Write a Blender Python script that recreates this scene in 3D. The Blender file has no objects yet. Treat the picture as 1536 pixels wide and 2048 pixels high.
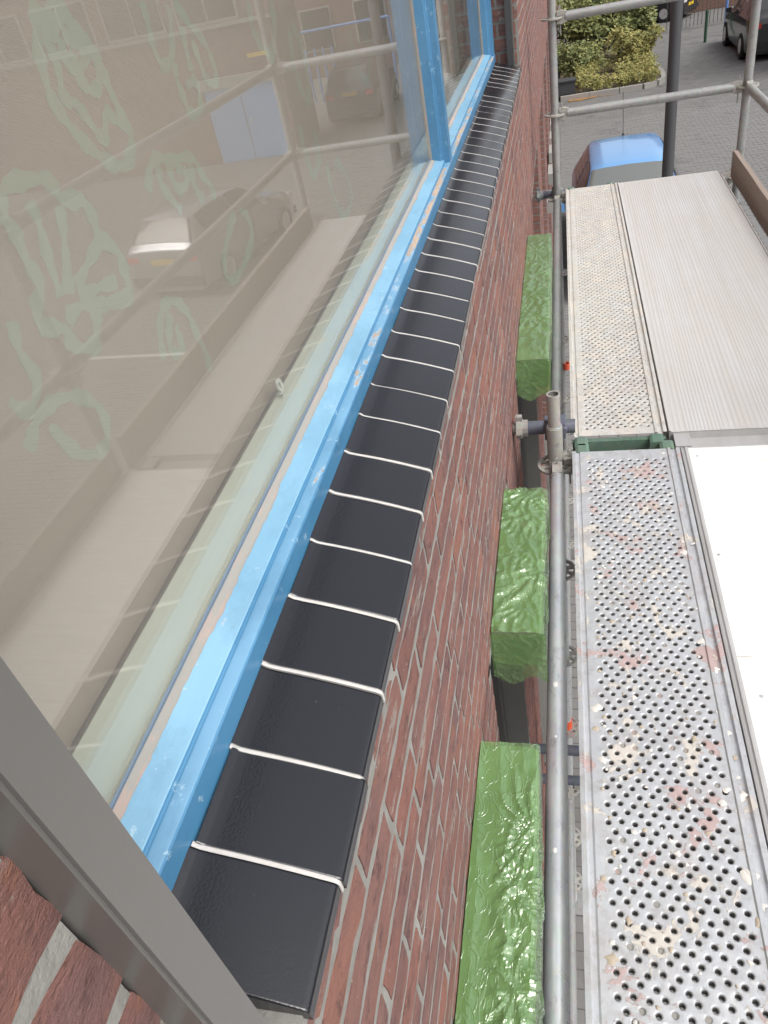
import bpy, bmesh, math, random
from mathutils import Vector, Matrix, noise
random.seed(7)
sc = bpy.context.scene
COL = sc.collection
R = math.radians

# ---------------------------------------------------------------- camera
cd = bpy.data.cameras.new('camera'); cam = bpy.data.objects.new('camera', cd); COL.objects.link(cam); sc.camera = cam
cr, cdn, cf = (Vector((0.96882, 0.17853, -0.17171)), Vector((-0.02075, -0.62573, -0.77976)), Vector((-0.24664, 0.75934, -0.60210)))
cf.normalize(); cr = (cr - cf * cr.dot(cf)).normalized(); up = -(cf.cross(cr)); up = cr.cross(cf)
cam.matrix_world = Matrix(((cr.x, up.x, -cf.x, 0), (cr.y, up.y, -cf.y, 0), (cr.z, up.z, -cf.z, 0), (0, 0, 0, 1)))
cd.sensor_fit = 'VERTICAL'; cd.sensor_height = 36; cd.lens = 36 * 1489.47 / 2048; cd.clip_start = 0.02; cd.clip_end = 600

# ---------------------------------------------------------------- world and sun (hazy bright overcast)
w = bpy.data.worlds.new('World'); sc.world = w; w.use_nodes = True
nt = w.node_tree; bg = nt.nodes['Background']
sky = nt.nodes.new('ShaderNodeTexSky'); sky.sky_type = 'NISHITA'; sky.sun_disc = False
SUN_EL, SUN_AZ = R(52), R(115)
sky.sun_elevation = SUN_EL; sky.sun_rotation = SUN_AZ; sky.air_density = 1.0; sky.dust_density = 5.0; sky.ozone_density = 1.0
hs = nt.nodes.new('ShaderNodeHueSaturation'); hs.inputs['Saturation'].default_value = 0.28
nt.links.new(sky.outputs[0], hs.inputs['Color']); nt.links.new(hs.outputs[0], bg.inputs[0]); bg.inputs[1].default_value = 0.15
sd = bpy.data.lights.new('sun', 'SUN'); sun = bpy.data.objects.new('sun', sd); COL.objects.link(sun)
sd.energy = 0.75; sd.angle = R(32); sd.color = (1, 0.97, 0.93)
sdir = Vector((math.sin(SUN_AZ) * math.cos(SUN_EL), math.cos(SUN_AZ) * math.cos(SUN_EL), math.sin(SUN_EL)))
sun.rotation_euler = (-sdir).to_track_quat('-Z', 'Y').to_euler()
sc.view_settings.view_transform = 'Standard'; sc.view_settings.look = 'None'; sc.view_settings.gamma = 1
sc.view_settings.use_curve_mapping = False; sc.view_settings.exposure = 0.72
sc.render.engine = 'CYCLES'
sc.cycles.max_bounces = 8; sc.cycles.transparent_max_bounces = 12

K = 0.855     # size factor of the window assembly
G = -4.8     # ground height (the camera is the origin)
WX = -0.2    # face of the brick wall

# ---------------------------------------------------------------- material helpers
def mat(name, base, rough=0.6, metal=0.0, spec=0.5):
    m = bpy.data.materials.new(name); m.use_nodes = True
    b = m.node_tree.nodes['Principled BSDF']
    b.inputs['Base Color'].default_value = (*base, 1); b.inputs['Roughness'].default_value = rough
    b.inputs['Metallic'].default_value = metal; b.inputs['Specular IOR Level'].default_value = spec
    return m
class N:
    """small node writer"""
    def __init__(s, m): s.m = m; s.t = m.node_tree; s.b = s.t.nodes['Principled BSDF']; s.co = s.t.nodes.new('ShaderNodeNewGeometry').outputs['Position']
    def new(s, k): return s.t.nodes.new(k)
    def link(s, a, b): s.t.links.new(a, b)
    def obj(s): s.co = s.new('ShaderNodeTexCoord').outputs['Object']; return s
    def scale(s, v):
        n = s.new('ShaderNodeMapping'); n.inputs['Scale'].default_value = v; s.link(s.co, n.inputs[0]); return n.outputs[0]
    def noise(s, sc_, det=4, rough=0.6, vec=None, dist=0):
        n = s.new('ShaderNodeTexNoise'); n.inputs['Scale'].default_value = sc_; n.inputs['Detail'].default_value = det
        n.inputs['Roughness'].default_value = rough; n.inputs['Distortion'].default_value = dist
        s.link(vec if vec is not None else s.co, n.inputs['Vector']); return n.outputs['Fac']
    def voro(s, sc_, vec=None, feat='F1', out='Distance'):
        n = s.new('ShaderNodeTexVoronoi'); n.feature = feat; n.inputs['Scale'].default_value = sc_
        s.link(vec if vec is not None else s.co, n.inputs['Vector']); return n.outputs[out]
    def ramp(s, f, stops):
        n = s.new('ShaderNodeValToRGB'); e = n.color_ramp.elements
        while len(e) < len(stops): e.new(0.5)
        for i, (p, c) in enumerate(stops):
            e[i].position = p; e[i].color = (*c, 1) if isinstance(c, tuple) else (c, c, c, 1)
        s.link(f, n.inputs[0]); return n.outputs[0]
    def mask(s, f, a, b): return s.ramp(f, [(a, 0.0), (b, 1.0)])
    def mix(s, fac, a, b, blend='MIX'):
        n = s.new('ShaderNodeMix'); n.data_type = 'RGBA'; n.blend_type = blend
        for sock, v in ((n.inputs[0], fac), (n.inputs[6], a), (n.inputs[7], b)):
            if isinstance(v, (int, float)): sock.default_value = v
            elif isinstance(v, tuple): sock.default_value = (*v, 1)
            else: s.link(v, sock)
        return n.outputs[2]
    def math(s, op, a, b=0.0):
        n = s.new('ShaderNodeMath'); n.operation = op
        for sock, v in ((n.inputs[0], a), (n.inputs[1], b)):
            if isinstance(v, (int, float)): sock.default_value = v
            else: s.link(v, sock)
        return n.outputs[0]
    def rand(s): return s.new('ShaderNodeObjectInfo').outputs['Random']
    def sep(s, vec=None):
        n = s.new('ShaderNodeSeparateXYZ'); s.link(vec if vec is not None else s.co, n.inputs[0]); return n.outputs
    def color(s, c): s.link(c, s.b.inputs['Base Color']); return s
    def rough(s, c): s.link(c, s.b.inputs['Roughness']); return s
    def bump(s, h, dist=0.002, strength=1.0):
        n = s.new('ShaderNodeBump'); n.inputs['Distance'].default_value = dist; n.inputs['Strength'].default_value = strength
        s.link(h, n.inputs['Height']); s.link(n.outputs[0], s.b.inputs['Normal']); return s

# --- brick
def brick_mat(name, perobj=True):
    m = mat(name, (0.2, 0.07, 0.06), 0.9, spec=0.25); n = N(m)
    v = n.scale((1.0, 0.45, 1.0))
    a = n.noise(9, 3, vec=v); b = n.noise(70, 5, 0.7, v); c = n.noise(28, 4, 0.7)
    seed = n.rand() if perobj else n.voro(6.0, n.scale((1, 0.75, 2.75)), out='Color')
    base = n.ramp(seed, [(0.0, (0.22, 0.110, 0.094)), (0.3, (0.27, 0.130, 0.108)), (0.55, (0.295, 0.136, 0.108)), (0.8, (0.24, 0.136, 0.124)), (1.0, (0.33, 0.152, 0.112))])
    if not perobj:
        base = n.ramp(n.noise(4.3, 2, vec=n.scale((1, 0.8, 3.5))), [(0.3, (0.23, 0.110, 0.090)), (0.45, (0.285, 0.132, 0.104)), (0.6, (0.245, 0.132, 0.116)), (0.7, (0.32, 0.146, 0.104))])
    base = n.mix(n.mask(a, 0.42, 0.68), base, (0.17, 0.105, 0.105))
    base = n.mix(n.mask(c, 0.56, 0.72), base, (0.115, 0.068, 0.066))
    base = n.mix(n.math('MULTIPLY', n.mask(b, 0.5, 0.75), 0.5), base, (0.30, 0.15, 0.115))
    base = n.mix(n.mask(n.noise(130, 2), 0.70, 0.76), base, (0.42, 0.36, 0.30))
    base = n.mix(n.math('MULTIPLY', n.mask(n.noise(55, 5, 0.75, v), 0.56, 0.66), 0.55), base, (0.085, 0.05, 0.048))
    base = n.mix(n.math('MULTIPLY', n.mask(n.noise(33, 6, 0.75, v), 0.57, 0.63), 0.45), base, (0.33, 0.15, 0.09))
    base = n.mix(n.math('MULTIPLY', n.mask(n.noise(16, 7, 0.78, n.scale((1, 0.35, 1.6))), 0.585, 0.625), 0.75), base, (0.34, 0.32, 0.285))
    fine = n.noise(260, 5, 0.75, n.scale((1.0, 0.5, 1.0)))
    n.color(base); n.bump(n.math('ADD', n.math('MULTIPLY', fine, 1.0), n.math('MULTIPLY', b, 1.2)), 0.0042, 1.0)
    return m
M_brick = brick_mat('brick_clay')
M_brickj = brick_mat('brick_clay_far', False)
M_mortar = mat('mortar', (0.33, 0.32, 0.285), 0.95, spec=0.2); n = N(M_mortar)
n.color(n.mix(n.mask(n.noise(14, 5, 0.7), 0.35, 0.7), (0.20, 0.198, 0.182), (0.31, 0.305, 0.285))).bump(n.noise(220, 4, 0.7), 0.002, 0.8)

# --- distant brickwork, colour only beyond the range where single bricks tell apart
def far_brick(name, c1, c2, mort, horiz='Y'):
    m = mat(name, c1, 0.9, spec=0.2); n = N(m); s = n.sep(); cb = n.new('ShaderNodeCombineXYZ')
    n.link(s[1 if horiz == 'Y' else 0], cb.inputs[0]); n.link(s[2], cb.inputs[1])
    bt = n.new('ShaderNodeTexBrick'); n.link(cb.outputs[0], bt.inputs['Vector'])
    bt.inputs['Scale'].default_value = 1; bt.inputs['Brick Width'].default_value = 0.22; bt.inputs['Row Height'].default_value = 0.0605
    bt.inputs['Mortar Size'].default_value = 0.005; bt.inputs['Color1'].default_value = (*c1, 1); bt.inputs['Color2'].default_value = (*c2, 1); bt.inputs['Mortar'].default_value = (*mort, 1)
    n.color(n.mix(n.math('MULTIPLY', n.mask(n.noise(1.2, 4), 0.35, 0.7), 0.35), bt.outputs[0], (0.12, 0.07, 0.06)))
    n.bump(bt.outputs['Fac'], 0.004, -0.5)
    return m
M_farwall = far_brick('brickwork_far', (0.215, 0.098, 0.082), (0.18, 0.085, 0.076), (0.30, 0.28, 0.26))
M_oppo = far_brick('brickwork_opposite', (0.20, 0.105, 0.075), (0.155, 0.085, 0.065), (0.25, 0.22, 0.19), 'X')

# --- painted window wood, flaking; aux gives how much wood shows along the edges
def paint_mat(name, flake_lo, flake_hi, col=(0.185, 0.43, 0.68), wash=0.5):
    m = mat(name, col, 0.38); n = N(m)
    st = n.scale((9, 1.2, 9)); big = n.noise(3.0, 3, vec=st); f = n.noise(9, 7, 0.72, n.scale((3, 1, 3)))
    sum_ = n.math('ADD', n.math('MULTIPLY', f, 0.7), n.math('MULTIPLY', big, 0.3))
    if name == 'blue_paint_flaking':                   # the middle stretch has lost most of its paint
        yy = n.new('ShaderNodeMapRange'); yy.inputs['From Min'].default_value = 0.5; yy.inputs['From Max'].default_value = 1.6; yy.inputs['To Max'].default_value = 0.085; n.link(n.sep()[1], yy.inputs[0]); sum_ = n.math('ADD', sum_, yy.outputs[0])
    mk = n.mask(sum_, flake_lo, flake_hi)
    pale = n.mix(n.math('MULTIPLY', n.mask(n.noise(5, 5, 0.6), 0.35, 0.7), wash), col, tuple(min(1, c * 1.35 + 0.06) for c in col))
    dirt = n.mask(n.noise(60, 4, 0.7), 0.66, 0.74)
    pale = n.mix(n.math('MULTIPLY', dirt, 0.35), pale, (0.16, 0.22, 0.28))
    pale = n.mix(n.math('MULTIPLY', n.mask(n.noise(17, 6, 0.75, n.scale((1, 0.5, 1))), 0.5, 0.62), 0.30), pale, tuple(c * 0.72 for c in col))
    pale = n.mix(n.math('MULTIPLY', n.mask(n.noise(38, 5, 0.8), 0.62, 0.66), 0.5), pale, (0.45, 0.60, 0.68))
    wood = n.mix(n.noise(60, 4, 0.7, n.scale((6, 0.4, 6))), (0.24, 0.20, 0.16), (0.50, 0.38, 0.30))
    edge = n.mask(sum_, flake_lo - 0.035, flake_lo)
    c = n.mix(edge, pale, (0.36, 0.48, 0.58)); c = n.mix(mk, c, wood)
    n.color(c); n.rough(n.ramp(mk, [(0, 0.34), (1, 0.85)]))
    n.bump(n.math('ADD', n.math('MULTIPLY', mk, -0.8), n.math('MULTIPLY', f, 0.25)), 0.0025, 0.8)
    return m
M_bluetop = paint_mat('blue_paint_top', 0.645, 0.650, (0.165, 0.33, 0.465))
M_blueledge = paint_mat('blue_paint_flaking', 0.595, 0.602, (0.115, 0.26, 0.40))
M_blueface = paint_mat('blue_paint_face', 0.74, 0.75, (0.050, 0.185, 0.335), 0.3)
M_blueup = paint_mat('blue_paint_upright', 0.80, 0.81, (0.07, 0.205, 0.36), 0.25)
M_putty = mat('putty', (0.42, 0.41, 0.37), 0.8); n = N(M_putty)
n.color(n.mix(n.mask(n.noise(8, 6, 0.7, n.scale((4, 1, 4))), 0.52, 0.56), (0.27, 0.265, 0.245), (0.33, 0.27, 0.24))).bump(n.noise(150, 4), 0.001, 0.6)
M_seal = mat('rubber_seal', (0.12, 0.17, 0.23), 0.6)
M_mint = mat('mint_board', (0.44, 0.55, 0.46), 0.5); n = N(M_mint); n.color(n.mix(n.noise(3, 3), (0.58, 0.64, 0.54), (0.64, 0.69, 0.60)))
M_dark = mat('dark_gap', (0.11, 0.095, 0.085), 0.9)
M_inside = mat('room_plaster', (0.25, 0.24, 0.22), 0.9)
M_blind = mat('blind_fabric', (0.26, 0.215, 0.18), 0.9, spec=0.2); n = N(M_blind)
wv = n.new('ShaderNodeTexWave'); wv.bands_direction = 'Z'; wv.inputs['Scale'].default_value = 260; wv.inputs['Distortion'].default_value = 1.5; n.link(n.co, wv.inputs[0])
n.color(n.mix(n.noise(1.3, 3), (0.34, 0.285, 0.235), (0.39, 0.335, 0.28))).bump(wv.outputs['Fac'], 0.0006, 0.6)
M_print = mat('blind_print', (0.325, 0.352, 0.278), 0.9, spec=0.2)

def glass_mat(name, f0=0.092, tint=(0.96, 0.965, 0.955), haze_dust=0.075):
    """thin pane: Schlick reflection over a clear sheet, the same from both sides"""
    m = bpy.data.materials.new(name); m.use_nodes = True; t = m.node_tree; t.nodes.clear()
    o = t.nodes.new('ShaderNodeOutputMaterial'); mixn = t.nodes.new('ShaderNodeMixShader'); lw = t.nodes.new('ShaderNodeLayerWeight'); lw.inputs[0].default_value = 0.5
    pw = t.nodes.new('ShaderNodeMath'); pw.operation = 'POWER'; pw.inputs[1].default_value = 5; t.links.new(lw.outputs['Facing'], pw.inputs[0])
    ma = t.nodes.new('ShaderNodeMath'); ma.operation = 'MULTIPLY_ADD'; ma.inputs[1].default_value = 1 - f0; ma.inputs[2].default_value = f0; t.links.new(pw.outputs[0], ma.inputs[0])
    tr = t.nodes.new('ShaderNodeBsdfTransparent'); tr.inputs[0].default_value = (*tint, 1); gl = t.nodes.new('ShaderNodeBsdfGlossy'); gl.inputs['Roughness'].default_value = 0.0
    df = t.nodes.new('ShaderNodeBsdfDiffuse'); df.inputs[0].default_value = (0.72, 0.70, 0.65, 1); dm = t.nodes.new('ShaderNodeMixShader')  # pale diffuse share paints the milky lens haze into the pane
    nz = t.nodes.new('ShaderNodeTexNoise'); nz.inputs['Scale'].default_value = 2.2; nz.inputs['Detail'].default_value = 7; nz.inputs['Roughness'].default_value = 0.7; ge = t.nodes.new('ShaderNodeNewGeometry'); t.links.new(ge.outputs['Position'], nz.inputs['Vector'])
    mr = t.nodes.new('ShaderNodeMapRange'); mr.inputs['From Min'].default_value = 0.3; mr.inputs['From Max'].default_value = 0.75; mr.inputs['To Min'].default_value = haze_dust * 0.75; mr.inputs['To Max'].default_value = haze_dust * 1.25; t.links.new(nz.outputs['Fac'], mr.inputs[0])
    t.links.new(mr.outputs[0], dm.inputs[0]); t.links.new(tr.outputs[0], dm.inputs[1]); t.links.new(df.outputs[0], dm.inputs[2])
    t.links.new(ma.outputs[0], mixn.inputs[0]); t.links.new(dm.outputs[0], mixn.inputs[1]); t.links.new(gl.outputs[0], mixn.inputs[2]); t.links.new(mixn.outputs[0], o.inputs[0])
    return m
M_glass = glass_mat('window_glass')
M_carglass = mat('car_glass', (0.02, 0.022, 0.022), 0.04, spec=0.9)

# --- glazed sill tile
M_tile = mat('black_glaze', (0.013, 0.014, 0.018), 0.17, spec=0.6); n = N(M_tile)
n.bump(n.noise(420, 1, 0.4), 0.0002, 0.5)
haze_dust = n.math('MULTIPLY', n.mask(n.noise(420, 3, 0.8), 0.70, 0.74), n.mask(n.noise(7, 3), 0.5, 0.65))
n.color(n.mix(haze_dust, (0.013, 0.014, 0.018), (0.4, 0.4, 0.4))); n.rough(n.math('ADD', n.math('MULTIPLY', n.rand(), 0.07), n.ramp(n.noise(5, 4, 0.6), [(0.2, 0.09), (0.8, 0.17)])))
M_strip = mat('white_joint', (0.60, 0.58, 0.55), 0.5); n = N(M_strip); n.color(n.mix(n.noise(60, 4), (0.40, 0.385, 0.36), (0.58, 0.56, 0.54)))
M_rail = mat('grey_powder_coat', (0.125, 0.122, 0.115), 0.33, spec=0.5); n = N(M_rail); n.bump(n.noise(900, 2), 0.0002, 0.4)

# --- galvanised steel
def galv(name, c1, c2, metal=0.55, rough=0.42, spl=True, k=1.0):
    m = mat(name, c1, rough, metal); n = N(m)
    sp = n.voro(85, n.scale((1, 0.55, 1)), out='Color'); a = n.noise(7, 5, 0.65); b = n.noise(45, 5, 0.7, n.scale((1, 0.35, 1)))
    c = n.mix(a, c1, c2); c = n.mix(0.10, c, sp, 'SOFT_LIGHT'); c = n.mix(n.math('MULTIPLY', n.mask(b, 0.56, 0.66), 0.45), c, tuple(x * 0.55 for x in c1))
    if spl: c = n.mix(n.mask(n.noise(26, 5, 0.75), 0.71 / k, 0.725 / k), c, (0.55, 0.53, 0.49))
    n.color(c); n.rough(n.ramp(a, [(0.3, rough - 0.1), (0.7, rough + 0.15)])); n.bump(b, 0.0006, 0.5)
    return m
M_galv = galv('galvanised_steel', (0.50, 0.52, 0.54), (0.68, 0.70, 0.71), 0.5, 0.33)
M_galvd = galv('weathered_steel', (0.25, 0.26, 0.26), (0.37, 0.37, 0.355), 0.35, 0.55)
M_galvp = galv('dirty_cast_steel', (0.28, 0.27, 0.25), (0.41, 0.395, 0.36), 0.1, 0.7)
M_blued = galv('dark_blue_steel', (0.10, 0.115, 0.15), (0.16, 0.17, 0.20), 0.2, 0.5, False)
M_orange = mat('orange_tape', (0.75, 0.12, 0.05), 0.6)
M_green = galv('green_steel', (0.085, 0.16, 0.115), (0.14, 0.20, 0.155), 0.0, 0.6)

# --- deck sheets: zinc with plaster, mortar and brick-red splashes
def deck_mat(name, c1, c2, red, tan, metal=0.35):
    m = mat(name, c1, 0.5, metal); n = N(m)
    a = n.noise(5, 5, 0.6); c = n.mix(a, c1, c2)
    c = n.mix(n.math('MULTIPLY', n.mask(n.noise(26, 6, 0.75), 0.47, 0.66), 0.45), c, (0.30, 0.285, 0.26)); c = n.mix(n.math('MULTIPLY', n.mask(n.noise(55, 5, 0.7, n.scale((1, 0.3, 1))), 0.5, 0.7), 0.35), c, (0.68, 0.67, 0.65)); c = n.mix(n.math('MULTIPLY', n.mask(n.noise(8, 5, 0.7), 0.52, 0.7), 0.35), c, (0.42, 0.34, 0.31))
    r1 = n.mask(n.noise(7.5, 7, 0.68, dist=0.4), red, red + 0.012)
    c = n.mix(n.math('MULTIPLY', r1, 0.7), c, (0.40, 0.255, 0.235))
    w2 = n.new('ShaderNodeVectorMath'); w2.operation = 'ADD'; w2.inputs[1].default_value = (3.3, 7.7, 1.1); n.link(n.co, w2.inputs[0])
    r2 = n.mask(n.noise(11, 8, 0.72, w2.outputs[0], 0.5), tan, tan + 0.012)
    c = n.mix(n.math('MULTIPLY', r2, 0.85), c, (0.54, 0.50, 0.445))
    w3 = n.new('ShaderNodeVectorMath'); w3.operation = 'ADD'; w3.inputs[1].default_value = (13.3, 1.7, 4.1); n.link(n.co, w3.inputs[0])
    r3 = n.mask(n.noise(17, 6, 0.7, w3.outputs[0]), 0.70, 0.71)
    c = n.mix(n.math('MULTIPLY', r3, 0.9), c, (0.66, 0.65, 0.62))
    n.color(c); al = n.math('ADD', n.math('ADD', r1, r2), r3)
    n.rough(n.ramp(al, [(0, 0.42), (1, 0.85)])); n.bump(n.math('ADD', al, n.math('MULTIPLY', n.noise(90, 5, 0.7), 0.8)), 0.0012, 0.7)
    mm = n.ramp(al, [(0, metal), (0.6, 0.0)]); n.link(mm, n.b.inputs['Metallic'])
    return m
M_deckn = deck_mat('zinc_deck_splashed', (0.43, 0.45, 0.475), (0.58, 0.60, 0.62), 0.575, 0.575)
M_deckf = deck_mat('zinc_deck_muddy', (0.47, 0.465, 0.44), (0.60, 0.59, 0.555), 0.70, 0.52, 0.1)
M_holeshade = mat('hole_shade', (0.17, 0.17, 0.165), 0.9)  # dark tone painted on the hole walls as the shade inside the perforations
M_alu = mat('ribbed_aluminium', (0.55, 0.55, 0.54), 0.5, 0.25); n = N(M_alu)
st = n.noise(60, 3, 0.6, n.scale((1, 0.02, 1))); sp = n.mask(n.noise(16, 6, 0.78), 0.655, 0.67)
dk = n.mask(n.noise(30, 4, 0.7), 0.73, 0.75)
c = n.mix(st, n.mix(n.mask(n.noise(26, 3, 0.6, n.scale((1, 0.03, 1))), 0.35, 0.65), (0.50, 0.46, 0.42), (0.54, 0.54, 0.54)), (0.64, 0.64, 0.63)); c = n.mix(n.math('MULTIPLY', n.mask(n.noise(3, 5, 0.6), 0.4, 0.7), 0.5), c, (0.56, 0.52, 0.48)); c = n.mix(n.math('MULTIPLY', sp, 0.6), c, (0.74, 0.73, 0.70)); c = n.mix(n.math('MULTIPLY', dk, 0.8), c, (0.16, 0.2, 0.28)); n.color(c); n.bump(st, 0.0008, 0.5)
M_ply = mat('white_plywood', (0.80, 0.79, 0.77), 0.55); n = N(M_ply)
g1 = n.noise(16, 6, 0.75, n.scale((0.35, 5.5, 1))); g2 = n.noise(3.2, 4, 0.6)
gm = n.math('MULTIPLY', n.mask(g1, 0.60, 0.68), n.mask(g2, 0.42, 0.56)); n.color(n.mix(gm, n.mix(n.mask(n.noise(40, 4, 0.8, n.scale((0.12, 5.5, 1))), 0.35, 0.65), (0.84, 0.83, 0.81), (0.66, 0.645, 0.61)), (0.44, 0.40, 0.38))).bump(g1, 0.0008, 0.4)
M_aluedge = mat('aluminium_edge', (0.52, 0.52, 0.51), 0.42, 0.4); n = N(M_aluedge); n.color(n.mix(n.noise(20, 5, 0.7, n.scale((1, .2, 1))), (0.40, 0.39, 0.37), (0.60, 0.60, 0.60)))
M_plank = mat('weathered_board', (0.20, 0.15, 0.12), 0.85); n = N(M_plank)
n.color(n.mix(n.noise(30, 5, 0.7, n.scale((4, 0.12, 4))), (0.20, 0.145, 0.118), (0.34, 0.29, 0.25))).bump(n.noise(40, 4, 0.7, n.scale((4, 0.1, 4))), 0.002, 0.6)

# --- green film: clear tinted sheet with sharp shiny creases
M_film = mat('green_film', (0.10, 0.30, 0.045), 0.2, spec=0.6); n = N(M_film); t = n.t
def crease(sc_, vec, w_, off, dist=0.6):
    f = n.noise(sc_, 2, 0.4, vec, dist); d = n.math('ABSOLUTE', n.math('SUBTRACT', f, off)); return n.ramp(d, [(0.0, 1.0), (w_, 0.0)])
dens = n.mask(n.noise(9, 3, 0.6), 0.42, 0.60)
hh = n.math('ADD', n.math('MULTIPLY', n.noise(30, 3, 0.6, n.scale((1.5, 0.6, 1)), 1.0), 1.0), crease(24, n.scale((1.4, 0.7, 1)), 0.03, 0.5, 1.2))
bp = n.new('ShaderNodeBump'); bp.inputs['Distance'].default_value = 0.0016; bp.inputs['Strength'].default_value = 0.6; n.link(hh, bp.inputs['Height']); n.link(bp.outputs[0], n.b.inputs['Normal'])
n.color(n.mix(n.noise(7, 4, 0.6), (0.14, 0.31, 0.08), (0.27, 0.44, 0.19)))
tr = n.new('ShaderNodeBsdfTransparent'); tr.inputs[0].default_value = (0.66, 0.86, 0.55, 1)
gl = n.new('ShaderNodeBsdfGlossy'); gl.inputs['Roughness'].default_value = 0.17; n.link(bp.outputs[0], gl.inputs['Normal'])
m1 = n.new('ShaderNodeMixShader'); lw = n.new('ShaderNodeLayerWeight'); lw.inputs[0].default_value = 0.4; n.link(bp.outputs[0], lw.inputs['Normal'])
n.link(n.math('ADD', 0.30, n.math('MULTIPLY', dens, 0.25)), m1.inputs[0]); n.link(tr.outputs[0], m1.inputs[1]); n.link(n.b.outputs[0], m1.inputs[2])
m2 = n.new('ShaderNodeMixShader'); n.link(n.math('ADD', 0.10, n.math('MULTIPLY', n.math('POWER', lw.outputs['Facing'], 2.2), 0.7)), m2.inputs[0]); n.link(m1.outputs[0], m2.inputs[1]); n.link(gl.outputs[0], m2.inputs[2])
n.link(m2.outputs[0], t.nodes['Material Output'].inputs[0])
M_boxg = mat('moss_green_metal', (0.27, 0.30, 0.22), 0.45)
M_casing = mat('dark_frame', (0.075, 0.072, 0.07), 0.5)
M_reveal = mat('grey_reveal', (0.135, 0.130, 0.12), 0.8); n = N(M_reveal); n.color(n.mix(n.noise(4, 4), (0.12, 0.115, 0.105), (0.16, 0.155, 0.145)))

# --- ground
def pav(name, perobj):
    m = mat(name, (0.22, 0.22, 0.21), 0.9, spec=0.25); n = N(m)
    c = n.mix(n.noise(0.35, 5, 0.6), (0.135, 0.138, 0.138), (0.185, 0.186, 0.182))
    c = n.mix(n.math('MULTIPLY', n.noise(9, 5, 0.8), 0.8), c, (0.225, 0.222, 0.212)); c = n.mix(n.mask(n.noise(1.6, 6, 0.75), 0.56, 0.72), c, (0.115, 0.118, 0.12))
    if not perobj:
        s = n.sep(); cb = n.new('ShaderNodeCombineXYZ'); n.link(s[0], cb.inputs[0]); n.link(s[1], cb.inputs[1])
        bt = n.new('ShaderNodeTexBrick'); n.link(cb.outputs[0], bt.inputs['Vector']); bt.inputs['Scale'].default_value = 1
        bt.inputs['Brick Width'].default_value = 0.2; bt.inputs['Row Height'].default_value = 0.1; bt.inputs['Mortar Size'].default_value = 0.004
        bt.inputs['Color1'].default_value = (1, 1, 1, 1); bt.inputs['Color2'].default_value = (0.78, 0.78, 0.78, 1); bt.inputs['Mortar'].default_value = (0.55, 0.54, 0.5, 1)
        c = n.mix(1.0, c, bt.outputs[0], 'MULTIPLY')
    n.color(c); n.bump(n.noise(60, 4), 0.002, 0.4)
    return m
M_paver = pav('paver_concrete', True); M_ground = pav('paving_far', False)
M_kerb = mat('kerb_concrete', (0.30, 0.29, 0.27), 0.9)
M_soil = mat('soil', (0.10, 0.08, 0.05), 1.0)
M_white = mat('white_line', (0.62, 0.62, 0.60), 0.7)
def leaf_mat(name, a, b, c3):
    m = mat(name, a, 0.6, spec=0.3); n = N(m); v = n.voro(7, out='Color'); s = n.new('ShaderNodeSeparateXYZ'); n.link(v, s.inputs[0])
    n.color(n.ramp(s.outputs[0], [(0.1, a), (0.5, b), (0.95, c3)])); return m
M_leafd = leaf_mat('leaf_dark', (0.10, 0.125, 0.045), (0.17, 0.195, 0.07), (0.25, 0.26, 0.09))
M_leafy = leaf_mat('leaf_yellow', (0.16, 0.165, 0.05), (0.25, 0.24, 0.075), (0.33, 0.29, 0.10))
M_stem = mat('twig', (0.09, 0.065, 0.045), 0.9)

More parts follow.
